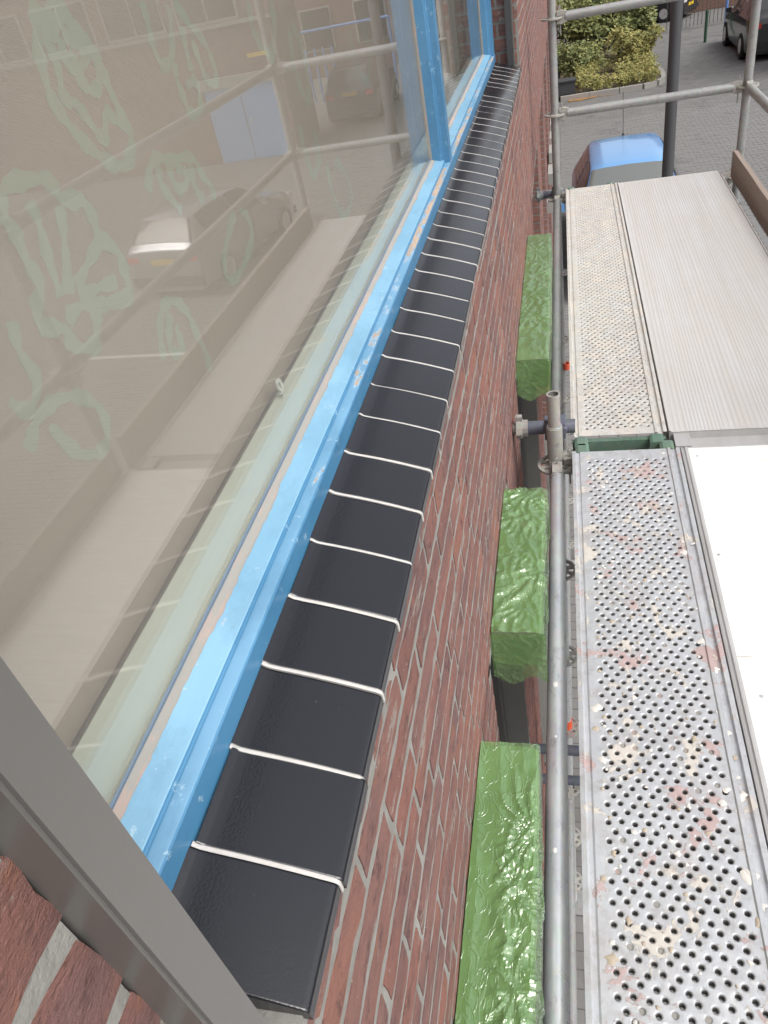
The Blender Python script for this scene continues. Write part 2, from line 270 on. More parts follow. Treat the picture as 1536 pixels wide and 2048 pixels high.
# ---------------------------------------------------------------- mesh helpers
ORG = {}
class MB:
    def __init__(s): s.v = []; s.f = []; s.sm = []
    def add(s, vs, fs, smooth=False):
        o = len(s.v); s.v += [tuple(p) for p in vs]; s.f += [tuple(i + o for i in f) for f in fs]; s.sm += [smooth] * len(fs); return s
    def box(s, x0, x1, y0, y1, z0, z1):
        return s.add([(x0, y0, z0), (x1, y0, z0), (x1, y1, z0), (x0, y1, z0), (x0, y0, z1), (x1, y0, z1), (x1, y1, z1), (x0, y1, z1)],
                     [(0, 3, 2, 1), (4, 5, 6, 7), (0, 1, 5, 4), (1, 2, 6, 5), (2, 3, 7, 6), (3, 0, 4, 7)])
    def scaled(s, k): s.v = [(x * k, y * k, z * k) for x, y, z in s.v]; return s
    def tube(s, a, b, r, n=20, r2=None, caps=True, hollow=0.0):
        a = Vector(a); b = Vector(b); d = (b - a).normalized(); u = d.orthogonal().normalized(); w_ = d.cross(u); r2 = r if r2 is None else r2
        def ring(c, rr): return [c + (u * math.cos(2 * math.pi * i / n) + w_ * math.sin(2 * math.pi * i / n)) * rr for i in range(n)]
        if hollow:
            vs = ring(a, r) + ring(b, r2) + ring(b, r2 - hollow) + ring(a, r - hollow); k = n
            s.add(vs[:2 * k], [(i, (i + 1) % k, k + (i + 1) % k, k + i) for i in range(k)], True)
            s.add(vs[k:3 * k], [(i, (i + 1) % k, k + (i + 1) % k, k + i) for i in range(k)])
            s.add(vs[2 * k:], [(i, (i + 1) % k, k + (i + 1) % k, k + i) for i in range(k)], True)
            return s
        s.add(ring(a, r) + ring(b, r2), [(i, (i + 1) % n, n + (i + 1) % n, n + i) for i in range(n)], True)
        if caps:
            s.add(ring(a, r), [tuple(reversed(range(n)))]); s.add(ring(b, r2), [tuple(range(n))])
        return s
    def extrude(s, prof, y0, y1, close=False, smooth=False):
        """prof = [(x, z)] swept along y"""
        k = len(prof); vs = [(x, y0, z) for x, z in prof] + [(x, y1, z) for x, z in prof]
        m_ = k if close else k - 1
        s.add(vs, [(i, i + k, (i + 1) % k + k, (i + 1) % k) for i in range(m_)], smooth)
        if close: s.add(vs, [tuple(range(k)), tuple(range(2 * k - 1, k - 1, -1))])
        return s
    def build(s, name, m, parent=None, loc=None, kind=None):
        o_ = ORG.get(parent.name, Vector((0, 0, 0))) if parent else Vector((0, 0, 0))
        l = Vector(loc) if loc is not None else (o_ if parent else Vector((0, 0, 0)))
        me = bpy.data.meshes.new(name); me.from_pydata([(x - l.x, y - l.y, z - l.z) for x, y, z in s.v], [], s.f)
        me.polygons.foreach_set('use_smooth', s.sm); me.materials.append(m); me.update()
        ob = bpy.data.objects.new(name, me); COL.objects.link(ob); ob.location = l - o_
        if parent: ob.parent = parent
        if kind: ob['kind'] = kind
        ORG[ob.name] = l
        return ob
def place(me, name, parent, loc, rot=None, m=None):
    """another object on a shared mesh; loc is in world space"""
    o_ = ORG.get(parent.name, Vector((0, 0, 0))) if parent else Vector((0, 0, 0))
    ob = bpy.data.objects.new(name, me); COL.objects.link(ob); ob.location = Vector(loc) - o_
    if rot: ob.rotation_euler = rot
    if parent: ob.parent = parent
    ORG[ob.name] = Vector(loc); return ob
def tag(o, label=None, cat=None, group=None, kind=None):
    if label: o['label'] = label
    if cat: o['category'] = cat
    if group: o['group'] = group
    if kind: o['kind'] = kind
    return o
def empty(name, loc, label, cat, group=None, rz=0):
    o = bpy.data.objects.new(name, None); COL.objects.link(o); o.location = loc; o.rotation_euler = (0, 0, rz); o.empty_display_size = 0.1
    ORG[o.name] = Vector(loc); return tag(o, label, cat, group)
def copy_tree(src, loc, label=None, group=None, rz=None):
    c = src.copy(); COL.objects.link(c); c.location = loc
    if rz is not None: c.rotation_euler = (0, 0, rz)
    if label: c['label'] = label
    if group: c['group'] = group
    for ch in src.children:
        d = ch.copy(); COL.objects.link(d); d.parent = c
        for g in ch.children:
            e = g.copy(); COL.objects.link(e); e.parent = d
    return c
def fbm(p, o=4, s=1.0):
    return noise.fractal(Vector(p) * s, 1.0, 2.0, o)
def mesh_of(mb, name, m):
    me = bpy.data.meshes.new(name); me.from_pydata(mb.v, [], mb.f); me.polygons.foreach_set('use_smooth', mb.sm); me.materials.append(m); me.update(); return me
LEAVES = [[(0.858,0.01),(0.838,-0.015),(0.823,-0.044),(0.82,-0.077),(0.836,-0.11),(0.86,-0.136),(0.887,-0.157),(0.921,-0.166),(0.954,-0.144),(0.947,-0.111),(0.94,-0.072),(0.933,-0.051),(0.92,-0.024),(0.898,0.002),(0.877,0.008)],[(0.88,-0.001),(0.85,-0.018),(0.853,-0.044),(0.842,-0.076),(0.861,-0.087),(0.873,-0.107),(0.891,-0.13),(0.915,-0.108),(0.933,-0.12),(0.952,-0.129)],[(0.853,-0.016),(0.874,-0.026),(0.873,-0.047),(0.888,-0.069),(0.902,-0.081),(0.923,-0.077),(0.939,-0.051),(0.925,-0.032),(0.899,-0.01),(0.871,-0.012)],[(0.884,-0.021),(0.909,-0.037),(0.911,-0.051),(0.894,-0.055),(0.885,-0.039)],[(1.098,-0.011),(1.097,-0.039),(1.091,-0.061),(1.102,-0.086),(1.139,-0.078),(1.161,-0.052),(1.177,-0.024)],[(1.141,-0.086),(1.133,-0.106),(1.137,-0.132),(1.141,-0.151),(1.176,-0.156),(1.194,-0.139),(1.192,-0.119),(1.158,-0.12)],[(1.199,-0.05),(1.192,-0.08),(1.19,-0.106)],[(1.198,-0.02),(1.234,-0.054),(1.265,-0.077),(1.276,-0.102),(1.28,-0.123),(1.259,-0.134),(1.233,-0.119),(1.228,-0.092),(1.22,-0.071)],[(0.661,-0.143),(0.682,-0.128),(0.717,-0.129),(0.756,-0.141),(0.764,-0.162),(0.799,-0.173),(0.806,-0.193),(0.805,-0.216),(0.828,-0.242),(0.827,-0.27),(0.815,-0.294),(0.75,-0.28),(0.731,-0.295),(0.712,-0.31),(0.679,-0.294),(0.676,-0.272),(0.645,-0.254),(0.651,-0.235),(0.67,-0.221),(0.667,-0.194),(0.668,-0.164),(0.659,-0.147)],[(0.71,-0.148),(0.71,-0.173),(0.7,-0.206),(0.695,-0.243)],[(0.756,-0.167),(0.738,-0.199),(0.709,-0.246)],[(0.809,-0.218),(0.759,-0.234),(0.728,-0.246)],[(0.804,-0.27),(0.765,-0.262),(0.723,-0.253)],[(0.767,-0.283),(0.72,-0.266),(0.693,-0.265),(0.695,-0.275)],[(0.949,-0.207),(0.978,-0.183),(1.006,-0.179),(1.033,-0.19),(1.073,-0.196),(1.108,-0.206),(1.121,-0.231),(1.14,-0.258),(1.136,-0.275)],[(1.0,-0.189),(0.989,-0.205),(1.0,-0.228),(1.022,-0.255)],[(1.029,-0.191),(1.025,-0.215),(1.043,-0.232),(1.072,-0.221),(1.057,-0.204),(1.047,-0.211)],[(1.096,-0.213),(1.084,-0.238),(1.102,-0.265)],[(0.841,-0.393),(0.847,-0.37),(0.864,-0.35),(0.888,-0.338),(0.917,-0.344),(0.94,-0.371),(0.945,-0.403),(0.953,-0.447),(0.945,-0.468)],[(0.893,-0.352),(0.864,-0.386),(0.875,-0.403),(0.895,-0.401),(0.897,-0.372)],[(0.545,-0.343),(0.574,-0.326),(0.611,-0.324),(0.65,-0.341),(0.673,-0.37),(0.668,-0.398),(0.645,-0.41),(0.609,-0.39),(0.587,-0.34)],[(1.196,-0.313),(1.138,-0.338),(1.102,-0.365),(1.112,-0.394),(1.179,-0.391),(1.242,-0.366),(1.244,-0.332),(1.219,-0.316)],[(1.509,-0.047),(1.492,-0.083),(1.52,-0.117),(1.563,-0.138),(1.61,-0.104),(1.634,-0.058)],[(1.704,-0.115),(1.688,-0.165),(1.703,-0.222),(1.734,-0.246),(1.767,-0.195),(1.761,-0.135),(1.727,-0.109)],[(1.635,-0.274),(1.639,-0.323),(1.657,-0.378),(1.73,-0.356),(1.724,-0.303)],[(1.772,-0.387),(1.775,-0.455),(1.833,-0.519),(1.937,-0.502),(1.911,-0.435),(1.841,-0.394)],[(2.211,-0.173),(2.222,-0.242),(2.317,-0.304),(2.413,-0.257),(2.384,-0.181)],[(0.608,-0.232),(0.598,-0.259),(0.601,-0.294),(0.571,-0.312),(0.554,-0.29)]]
# ================================================================ GROUND
tag(MB().add([(-60, -40, G - 0.012), (140, -40, G - 0.012), (140, 220, G - 0.012), (-60, 220, G - 0.012)], [(0, 1, 2, 3)]).build('ground', M_ground), kind='structure')
road = tag(MB().add([(WX, -3, G - 0.008), (12, -3, G - 0.008), (12, 24.2, G - 0.008), (WX, 24.2, G - 0.008)], [(0, 1, 2, 3)]).build('road', M_ground), kind='structure')
pv = MB(); rr = random.Random(3); iy = 0; y = 3.2
while y < 22.5:                                       # concrete pavers, each block proud of the joint
    x = WX + (0.1 if iy % 2 else 0)
    while x < 8.6:
        j = 0.0025; a, b, c, d = x + 0.003 + rr.random() * j, x + 0.197 - rr.random() * j, y + 0.003 + rr.random() * j, y + 0.097 - rr.random() * j
        h = G + rr.uniform(-0.003, 0.003)
        pv.add([(a, c, h), (b, c, h), (b, d, h), (a, d, h), (a - .002, c - .002, h - .008), (b + .002, c - .002, h - .008), (b + .002, d + .002, h - .008), (a - .002, d + .002, h - .008)],
               [(0, 1, 2, 3), (4, 5, 1, 0), (5, 6, 2, 1), (6, 7, 3, 2), (7, 4, 0, 3)])
        x += 0.2
    y += 0.1; iy += 1
pv.build('paving_stones', M_paver, road, kind='stuff')
tag(MB().add([(5.4, 10.32, G + .008), (7.3, 10.45, G + .008), (7.3, 10.55, G + .008), (5.4, 10.42, G + .008)], [(0, 1, 2, 3)]).build('parking_line', M_white), kind='structure')

# planted island with its kerb
isl = [(-0.1, 25.9), (0.74, 25.9), (1.6, 25.88), (2.25, 25.9), (2.62, 26.05), (2.82, 26.4), (2.88, 27.2), (2.86, 28.2), (2.8, 29.4), (2.7, 31), (2.6, 33), (2.5, 36), (-0.1, 36)]
soil = tag(MB().add([(x, y, G + .09) for x, y in isl], [tuple(range(len(isl)))]).build('planting_bed', M_soil), kind='structure')
def kerb_run(pts):
    for (a, b) in zip(pts[:-1], pts[1:]):
        a = Vector((*a, 0)); b = Vector((*b, 0)); d = (b - a).normalized(); nn = Vector((d.y, -d.x, 0)) * .13; L = (b - a).length; k = max(1, round(L / .9))
        for i in range(k):
            p = a + (b - a) * (i / k) + d * .006; q = a + (b - a) * ((i + 1) / k) - d * .006
            vs = [(*(v.xy), z) for z in (G - .05, G + .13) for v in (p, q, q + nn, p + nn)]
            MB().add(vs, [(0, 3, 2, 1), (4, 5, 6, 7), (0, 1, 5, 4), (1, 2, 6, 5), (2, 3, 7, 6), (3, 0, 4, 7)]).build('kerb_stone', M_kerb, soil)
kerb_run(isl[:-1])

# ================================================================ NEAR BRICK BUILDING
B = empty('brick_building', (WX, 2, G), 'red brick building with blue window frames along the left of the scaffold', 'building')
MX = WX - 0.0011                                       # mortar face a little behind the bricks
OPEN = [(-0.9, 0.96), (1.16, 1.88), (2.54, 4.0), (4.75, 6.15), (6.9, 8.3), (9.1, 10.5), (11.2, 12.6)]
ZT, ZB = -.7105 - .0605 * 11, -.7105 - .0605 * 53                                   # head and sill of the lower windows
YN, YF = 0.10, 4.90 * K                                    # reveals of the big window
m = MB(); m.box(-.46, MX, -1.6, YN, -1.4, 3.2); m.box(-.40, MX - .0, YN, YF, -1.4, -.6065); m.box(-.46, MX, YN, YF, 1.3 * K, 3.2); m.box(-.46, MX, YF, 13.5, -1.4, 3.2)
ys = [-1.6] + [v for o in OPEN for v in o] + [13.5]
for i in range(0, len(ys), 2): m.box(-.46, MX, ys[i], ys[i + 1], ZB, ZT)
m.box(-.46, MX, -1.6, 13.5, G - .1, ZB)
wall = m.build('mortar_wall', M_mortar, B)
MB().box(-.46, WX, 13.5, 60, G - .1, 3.2).build('wall', M_farwall, B)
MB().box(-9, -.46, -1.6, -1.5, G, 3.2).box(-9, -.47, -1.6, 60, 3.2, 3.4).box(-9, -8.9, -1.6, 60, G, 3.2).build('rear_walls', M_farwall, B)
MB().box(-4, -3.9, -1.4, 14, -1.5, 2.6).box(-4, -.47, -1.4, 14, -1.45, -1.41).box(-4, -.47, -1.4, 14, 2.55, 2.6).box(-4, -.47, -1.45, -1.4, -1.4, 2.6).box(-4, -.47, 5.3, 5.35, -1.4, 2.6).build('room', M_inside, B)

COURSE = 0.0605; Z0 = -0.7105
def courses(zlo, zhi):
    k0 = math.ceil((Z0 - zhi) / COURSE - 1e-6); k = k0
    while Z0 - (k + 1) * COURSE >= zlo - .01: yield k, Z0 - (k + 0.5) * COURSE; k += 1
def row(k, y0, y1):
    """wild bond: stretchers and headers, deterministic per course"""
    r_ = random.Random(k * 13 + 5); y = -1.6 + r_.random() * .2
    out = []
    while y < y1:
        L = .208 if r_.random() < .68 else .100; a, b = max(y, y0), min(y + L, y1)
        if b - a > .035: out.append((a, b))
        y += L + .012
    return out
def brick_mesh(L, seed):
    r_ = random.Random(seed); ny, nz = (9, 2) if L > .15 else (5, 2); vs = []; H = .0466; wob = [r_.uniform(-.0034, .0020) for _ in range(24)]
    for i in range(nz + 1):
        for j in range(ny + 1):
            yy = -L / 2 + L * j / ny; zz = -H / 2 + H * i / nz; e = i in (0, nz) or j in (0, ny)
            xx = r_.uniform(-.0003, .0009) - (.0005 if e else 0)
            if i in (0, nz): zz += wob[j + (12 if i else 0)] * (1 if i else -1)
            if j in (0, ny): yy += r_.uniform(-.002, .002)
            vs.append((xx, yy, zz))
    fs = [(i * (ny + 1) + j, i * (ny + 1) + j + 1, (i + 1) * (ny + 1) + j + 1, (i + 1) * (ny + 1) + j) for i in range(nz) for j in range(ny)]
    loop = [j for j in range(ny + 1)] + [(i + 1) * (ny + 1) + ny for i in range(nz)] + [nz * (ny + 1) + j for j in range(ny - 1, -1, -1)] + [i * (ny + 1) for i in range(nz - 1, 0, -1)]
    o = len(vs); vs += [(vs[q][0] - .012, vs[q][1], vs[q][2]) for q in loop]; n_ = len(loop)
    fs += [(loop[(q + 1) % n_], loop[q], o + q, o + (q + 1) % n_) for q in range(n_)]
    me = bpy.data.meshes.new('brick'); me.from_pydata(vs, [], fs); me.materials.append(M_brick); me.update(); return me
LONG = [brick_mesh(.208, i) for i in range(9)]; SHORT = [brick_mesh(.100, 50 + i) for i in range(5)]
rb = random.Random(11); far = MB(); nb = 0
def lay(a, b, zc, single):
    global nb
    L = b - a
    if single and nb < 297:
        base = LONG if L > .15 else SHORT; me = rb.choice(base)
        ob = place(me, 'brick', B, (WX + rb.uniform(-.0001, .0009), (a + b) / 2, zc + rb.uniform(-.0015, .0015)), (rb.choice((0, math.pi)) + rb.gauss(0, .004), rb.gauss(0, .004), rb.gauss(0, .0012)))
        ob.scale = (1, L / (.208 if L > .15 else .100), 1); nb += 1
    else:
        h = .0234; x = WX + rb.uniform(.0001, .0008); j = lambda: rb.uniform(-.0008, .0008)
        f = [(x + j(), a + j(), zc - h + j()), (x + j(), b + j(), zc - h + j()), (x + j(), b + j(), zc + h + j()), (x + j(), a + j(), zc + h + j())]
        far.add(f + [(x - .012, p[1], p[2]) for p in f], [(0, 1, 2, 3), (1, 0, 4, 5), (2, 1, 5, 6), (3, 2, 6, 7), (0, 3, 7, 4)])
for k, zc in courses(-1.40, -.649):
    for a, b in row(k, YN, YF): lay(a, b, zc, b < 3.2)
for a, b in row(-2, YN, YF):                           # cut course under the sill
    if b < 3.4:
        ob = place(rb.choice(LONG if b - a > .15 else SHORT), 'brick', B, (WX + rb.uniform(-.001, .0004), (a + b) / 2, -.6345)); ob.scale = (1, (b - a) / (.208 if b - a > .15 else .100), .62); nb += 1
    else: far.add([(WX, a, -.649), (WX, b, -.649), (WX, b, -.62), (WX, a, -.62)], [(0, 1, 2, 3)])
for k, zc in courses(-1.40, 0.7):
    q_ = []; e_ = YN + .001; s_ = k % 2
    while e_ > -1.5: L_ = .208 if s_ else .100; q_.append((e_ - L_, e_)); e_ -= L_ + .012; s_ = not s_ if random.Random(k * 7 + len(q_)).random() < .6 else s_
    for a, b in q_: lay(a, b, zc, -.62 < zc < -.12 and b > -.25 or (-1.4 < zc < -.60 and b > -.06))
    for a, b in row(k, YF, 13.5): lay(a, b, zc, False)
for k, zc in courses(0.7, 3.2):
    for a, b in row(k, YF, 13.5): lay(a, b, zc, False)
for k, zc in courses(1.3 * K, 3.2):
    for a, b in row(k, -1.5, YF): lay(a, b, zc, False)
for k, zc in courses(ZB, ZT):
    for i in range(0, len(ys), 2):
        for a, b in row(k, ys[i] + .001, ys[i + 1] - .001): lay(a, b, zc, False)
for k, zc in courses(G, ZB):
    for a, b in row(k, -1.5, 13.5): lay(a, b, zc, False)
# far reveal of the big window and of the fourth lower window, seen end-on
for k, zc in courses(-.60, 1.3 * K):
    off = .05 * (k % 2)
    for a, b in ((-.212 - .10 + off * .4, -.212), (-.36, -.212 - .11 + off * .4)):
        y = YF - rb.uniform(.001, .004); f = [(a, y, zc - .0245), (b, y, zc - .0245), (b, y, zc + .0245), (a, y, zc + .0245)]
        far.add(f + [(p[0], y + .01, p[2]) for p in f], [(0, 1, 2, 3), (1, 0, 4, 5), (2, 1, 5, 6), (3, 2, 6, 7), (0, 3, 7, 4)])
for k, zc in courses(ZB, ZT):
    for i in (3, 4, 5, 6):
        y = OPEN[i][1] - .003; f = [(-.285, y, zc - .0245), (-.204, y, zc - .0245), (-.204, y, zc + .0245), (-.285, y, zc + .0245)]
        far.add(f + [(p[0], y + .01, p[2]) for p in f], [(0, 1, 2, 3), (1, 0, 4, 5), (2, 1, 5, 6), (3, 2, 6, 7), (0, 3, 7, 4)])
far.build('brickwork', M_brickj, B, kind='stuff')

# lower windows
for a, b in OPEN:
    fr = MB().box(-.34, -.29, a, a + .07, ZB, ZT).box(-.34, -.29, b - .07, b, ZB, ZT).box(-.34, -.29, a + .07, b - .07, ZT - .07, ZT).box(-.34, -.29, a + .07, b - .07, ZB, ZB + .07).build('window', M_casing, B)
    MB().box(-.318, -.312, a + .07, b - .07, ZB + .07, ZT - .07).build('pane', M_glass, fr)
    MB().box(-.47, -.46, a, b, ZB, ZT).build('screen', M_dark, fr)
    MB().box(-.30, WX + .05, a + .01, b - .01, ZB - .03, ZB + .004).build('sill', M_reveal, fr)
for a, b in OPEN[:3]: MB().box(-.289, MX - .002, b - .006, b - .0015, ZB, ZT).build('reveal_panel', M_reveal, B)
for a, b in OPEN[:3]: MB().box(-.289, MX - .002, a + .0015, a + .006, ZB, ZT).build('reveal_panel', M_dark, B)
for i, y in enumerate((8.4, 9.45, 10.4, 11.15, 11.95)): MB().box(WX, WX + .07, y, y + .42, -2.62, -2.5).build('wall_block', M_kerb, B)

# sill of black glazed tiles with white joints between and over them
XI, ZI, XO, ZO = -.3655, -.657, -.2285, -.7000
def sill_profile(off, drop):
    P = [(XI - .0005, ZI + .0036), (XI + .0010, ZI + .0030), (XI + .0060, ZI - .0008), (XI + .0080, ZI - .0018)]
    for t_ in (.14, .24, .34, .44, .54, .64, .74, .83, .90): P.append((XI + (XO - XI) * t_, ZI - .0005 + (ZO - ZI) * t_ + .0026 * 4 * t_ * (1 - t_)))
    P += [(XO - .0050, ZO + .0016), (XO - .0030, ZO + .0008), (XO - .0008, ZO - .0002), (XO + .0014, ZO - .0022), (XO + .0024, ZO - .0050), (XO + .0026, ZO - drop)]
    out = []
    for i in range(len(P)):
        a, b = P[max(i - 1, 0)], P[min(i + 1, len(P) - 1)]; d = Vector((b[0] - a[0], b[1] - a[1])).normalized(); out.append((P[i][0] - d.y * off, P[i][1] + d.x * off))
    return [(x * K, z * K) for x, z in out]
def tile_mb(L, off, drop, close_=True):
    p = sill_profile(off, drop); k = len(p); q = [((XO - .012) * K, (ZO - drop) * K), ((XO - .013) * K, (ZO - .024) * K), (XI * K, (ZI - .02) * K)]
    mb = MB(); n_ = 2; vs = []
    e = .0012
    s2 = min(.0012, L / 6)
    rows_ = [(-L / 2, -e * .8), (-L / 2 + min(e, L / 5), 0), (-L / 2 + min(e, L / 5) + s2, 0), (L / 2 - min(e, L / 5) - s2, 0), (L / 2 - min(e, L / 5), 0), (L / 2, -e * .8)]
    for yy, dz in rows_: vs += [(x + dz * .5, yy, z + dz) for x, z in p]
    mb.add(vs, [(r * k + i, (r + 1) * k + i, (r + 1) * k + i + 1, r * k + i + 1) for r in range(5) for i in range(k - 1)], True)
    for sy in (-L / 2, L / 2):
        ring = [(x, sy, z) for x, z in p + q]; n2 = len(ring)
        mb.add(ring, [tuple(range(n2)) if sy < 0 else tuple(reversed(range(n2)))])
    mb.add([(x, yy, z) for yy in (-L / 2, L / 2) for x, z in [p[-1]] + q], [(i, i + 4, i + 5, i + 1) for i in range(3)])
    return mb
PITCH, CLIP0, NT = .1134 * K, .313 * K, 41
tile_me = mesh_of(tile_mb(.1088 * K, 0, .017), 'sill_tile', M_tile)
strip_me = mesh_of(tile_mb(.0056 * K, .0003, .0175), 'joint_strip', M_strip)
for i in range(NT):
    yc = CLIP0 - PITCH / 2 + i * PITCH
    place(tile_me, 'sill_tile', B, (rb.uniform(-.0005, .0005), yc, rb.uniform(-.0006, .0006)), (rb.gauss(0, .0016), rb.gauss(0, .0012), 0))
    if i < NT - 1: place(strip_me, 'joint_strip', B, (0, yc + PITCH / 2 + rb.uniform(-.001, .001), 0), (0, 0, rb.gauss(0, .006)))
MB().box(XI * K, WX - .012, CLIP0 - PITCH + .01, YF, -.612, -.6085).build('mortar_bed', M_mortar, B)

# big window: profiled bottom rail, stepped mullions, putty, panes
W = MB().extrude([(-.3669, -.675), (-.3669, -.6225), (-.3685, -.6205)], YN / K, YF / K).scaled(K).build('window', M_blueface, B)
def fill(mb, pts, y0, y1, seg=120):
    """slightly wavy painted strip between profile points"""
    k = len(pts); vs = []
    for i in range(seg + 1):
        y = y0 + (y1 - y0) * i / seg
        for j, (x, z) in enumerate(pts):
            d = fbm((x * 9, y * 3.1, 2.2 + j), 3) * .0007
            vs.append((x + d, y, z + d))
    return mb.add(vs, [(i * k + j, (i + 1) * k + j, (i + 1) * k + j + 1, i * k + j + 1) for i in range(seg) for j in range(k - 1)], True)
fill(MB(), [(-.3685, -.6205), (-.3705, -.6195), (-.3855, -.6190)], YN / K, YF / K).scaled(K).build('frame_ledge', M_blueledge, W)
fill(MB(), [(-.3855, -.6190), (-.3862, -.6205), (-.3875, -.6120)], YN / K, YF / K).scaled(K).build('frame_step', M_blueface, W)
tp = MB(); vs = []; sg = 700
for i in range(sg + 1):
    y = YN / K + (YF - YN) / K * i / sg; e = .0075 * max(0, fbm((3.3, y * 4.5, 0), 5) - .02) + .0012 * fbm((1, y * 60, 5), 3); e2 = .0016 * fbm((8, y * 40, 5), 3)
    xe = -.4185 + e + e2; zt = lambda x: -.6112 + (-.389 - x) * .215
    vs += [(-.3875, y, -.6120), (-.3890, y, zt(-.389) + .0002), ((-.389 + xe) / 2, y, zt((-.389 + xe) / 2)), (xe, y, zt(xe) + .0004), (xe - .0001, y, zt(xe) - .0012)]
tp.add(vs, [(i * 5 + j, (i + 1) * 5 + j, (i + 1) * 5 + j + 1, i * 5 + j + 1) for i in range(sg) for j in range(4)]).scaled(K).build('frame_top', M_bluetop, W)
fill(MB(), [(-.4060, -.6085), (-.4180, -.6056), (-.4190, -.6050), (-.4285, -.6010), (-.4292, -.5995)], YN / K, YF / K).scaled(K).build('putty_bead', M_putty, W)
MB().extrude([(-.4290, -.603), (-.4290, -.5965), (-.4312, -.5955)], YN / K, YF / K).scaled(K).build('rubber_seal', M_seal, W)
MB().box(-.47, -.4320, YN / K, YF / K, -.70, -.612).scaled(K).build('frame_core', M_blueup, W)
def upright(y0, name='mullion'):
    u = MB()
    prof = [(-.369, y0 + .012), (-.369, y0 + .062), (-.396, y0 + .062), (-.396, y0 + .070), (-.432, y0 + .070), (-.432, y0), (-.397, y0), (-.3955, y0 + .0085), (-.3905, y0 + .0095), (-.389, y0 + .012)]
    for z0, z1 in ((-.6200, 1.3),):
        k = len(prof); vs = [(x, y, z) for z in (z0, z1) for x, y in prof]
        u.add(vs, [(i, (i + 1) % k, (i + 1) % k + k, i + k) for i in range(k)])
    o = u.scaled(K).build(name, M_blueup, W)
    MB().box(-.4318, -.4255, y0 - .003, y0 - .0004, -.600, 1.3).scaled(K).build('putty_bead', M_putty, W); return o
upright(2.625); upright(4.815, 'jamb'); upright(.06, 'jamb')
MB().box(-.44, -.369, YN / K, YF / K, 1.24, 1.3).scaled(K).build('head_rail', M_blueup, W)
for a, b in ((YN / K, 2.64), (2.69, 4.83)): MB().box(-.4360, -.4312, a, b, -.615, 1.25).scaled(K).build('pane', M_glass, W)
MB().extrude([(-.4375, -.62), (-.4375, -.6115), (-.4425, -.606), (-.449, -.6065), (-.515, -.6125), (-.519, -.62), (-.519, -.66)], -1, 5.2).scaled(K).build('inner_sill', M_mint, W)
MB().box(-.80, -.5195, -1, 5.2, -.66, -.640).scaled(K).build('radiator_shelf', mat('shelf', (0.42, 0.36, 0.32), 0.8), W)
# guide rails of the screen, one on each reveal
g = MB().box(WX - .07, WX + .0235, .1015, .1285, -1.36, 1.3).build('guide_rail', M_rail, B)
MB().box(WX + .0237, WX + .0262, .1035, .1265, -1.36, 1.3).build('cover_strip', M_rail, g)
g = MB().box(-.256, -.230, YF - .042, YF - .004, -.585, 1.1).build('guide_rail', mat('shaded_rail', (0.05, 0.052, 0.055), 0.4), B)  # same grey profile as the near rail, its shade painted as a darker colour
MB().box(-.229, -.222, YF - .03, YF - .004, -.585, 1.1).build('cover_strip', M_rail, g)

# blind with printed leaves, and the things on the inner sill
bl = empty('fabric_blind', (-.453, 2.0, -.50), 'taupe fabric blind printed with pale green leaves, hanging behind the large blue-framed window', 'blind')
mb = MB(); ny, nz = 120, 16; vs = []
for i in range(ny + 1):
    for j in range(nz + 1):
        y = -.6 + 5.8 * i / ny; z = -.6215 + 1.88 * j / nz; vs.append((-.531, y, z))
mb.add(vs, [(i * (nz + 1) + j, (i + 1) * (nz + 1) + j, (i + 1) * (nz + 1) + j + 1, i * (nz + 1) + j + 1) for i in range(ny) for j in range(nz)], True)
mb.scaled(K).build('fabric', M_blind, bl)
def ribbon(pts, wd, x):
    P = [Vector((0, y, z)) for y, z in pts]; S = []
    for i in range(len(P) - 1):                        # Catmull-Rom
        a, b, c, d = P[max(i - 1, 0)], P[i], P[i + 1], P[min(i + 2, len(P) - 1)]
        for q in range(5):
            t_ = q / 5; S.append(.5 * ((2 * b) + (c - a) * t_ + (2 * a - 5 * b + 4 * c - d) * t_ ** 2 + (3 * b - a - 3 * c + d) * t_ ** 3))
    S.append(P[-1]); mb = MB(); vs = []
    for i, p in enumerate(S):
        d = (S[min(i + 1, len(S) - 1)] - S[max(i - 1, 0)]).normalized(); nn = Vector((0, -d.z, d.y)); h = wd * (.5 + .16 * math.sin(i * .9) + .1 * math.sin(i * 2.3))
        xx = x + i * 2.5e-6; vs += [(xx, p.y + nn.y * h, p.z + nn.z * h), (xx, p.y - nn.y * h, p.z - nn.z * h)]
    return mb.add(vs, [(2 * i, 2 * i + 1, 2 * i + 3, 2 * i + 2) for i in range(len(S) - 1)])
for i, l in enumerate(LEAVES):
    wd = .018 if max(p[0] for p in l) < 1.4 else .025
    ribbon(l, wd * (1 if i in (0, 8) else .85), -.5308 + i * .000012).scaled(K).build('leaf_print', M_print, bl)
mb = MB(); pts = []
bag = MB(); rings = 14
for i in range(rings + 1):
    for j in range(18):
        th = math.pi * i / rings; ph = 2 * math.pi * j / 18; p = Vector((math.sin(th) * math.cos(ph), math.sin(th) * math.sin(ph), math.cos(th)))
        rr_ = .055 * (1 + .35 * fbm(p * 2.2, 3)); bag.v.append((-.485 + p.x * rr_ * .55, 3.62 + p.y * rr_ * 1.25, -.555 + p.z * rr_))
bag.f = [(i * 18 + j, (i + 1) * 18 + j, (i + 1) * 18 + (j + 1) % 18, i * 18 + (j + 1) % 18) for i in range(rings) for j in range(18)]; bag.sm = [True] * len(bag.f); bag.scaled(K)
tag(bag.build('crumpled_bag', mat('white_cloth', (0.6, 0.6, 0.58), 0.9)), 'crumpled white bag lying on the inner sill behind the far pane', 'bag')
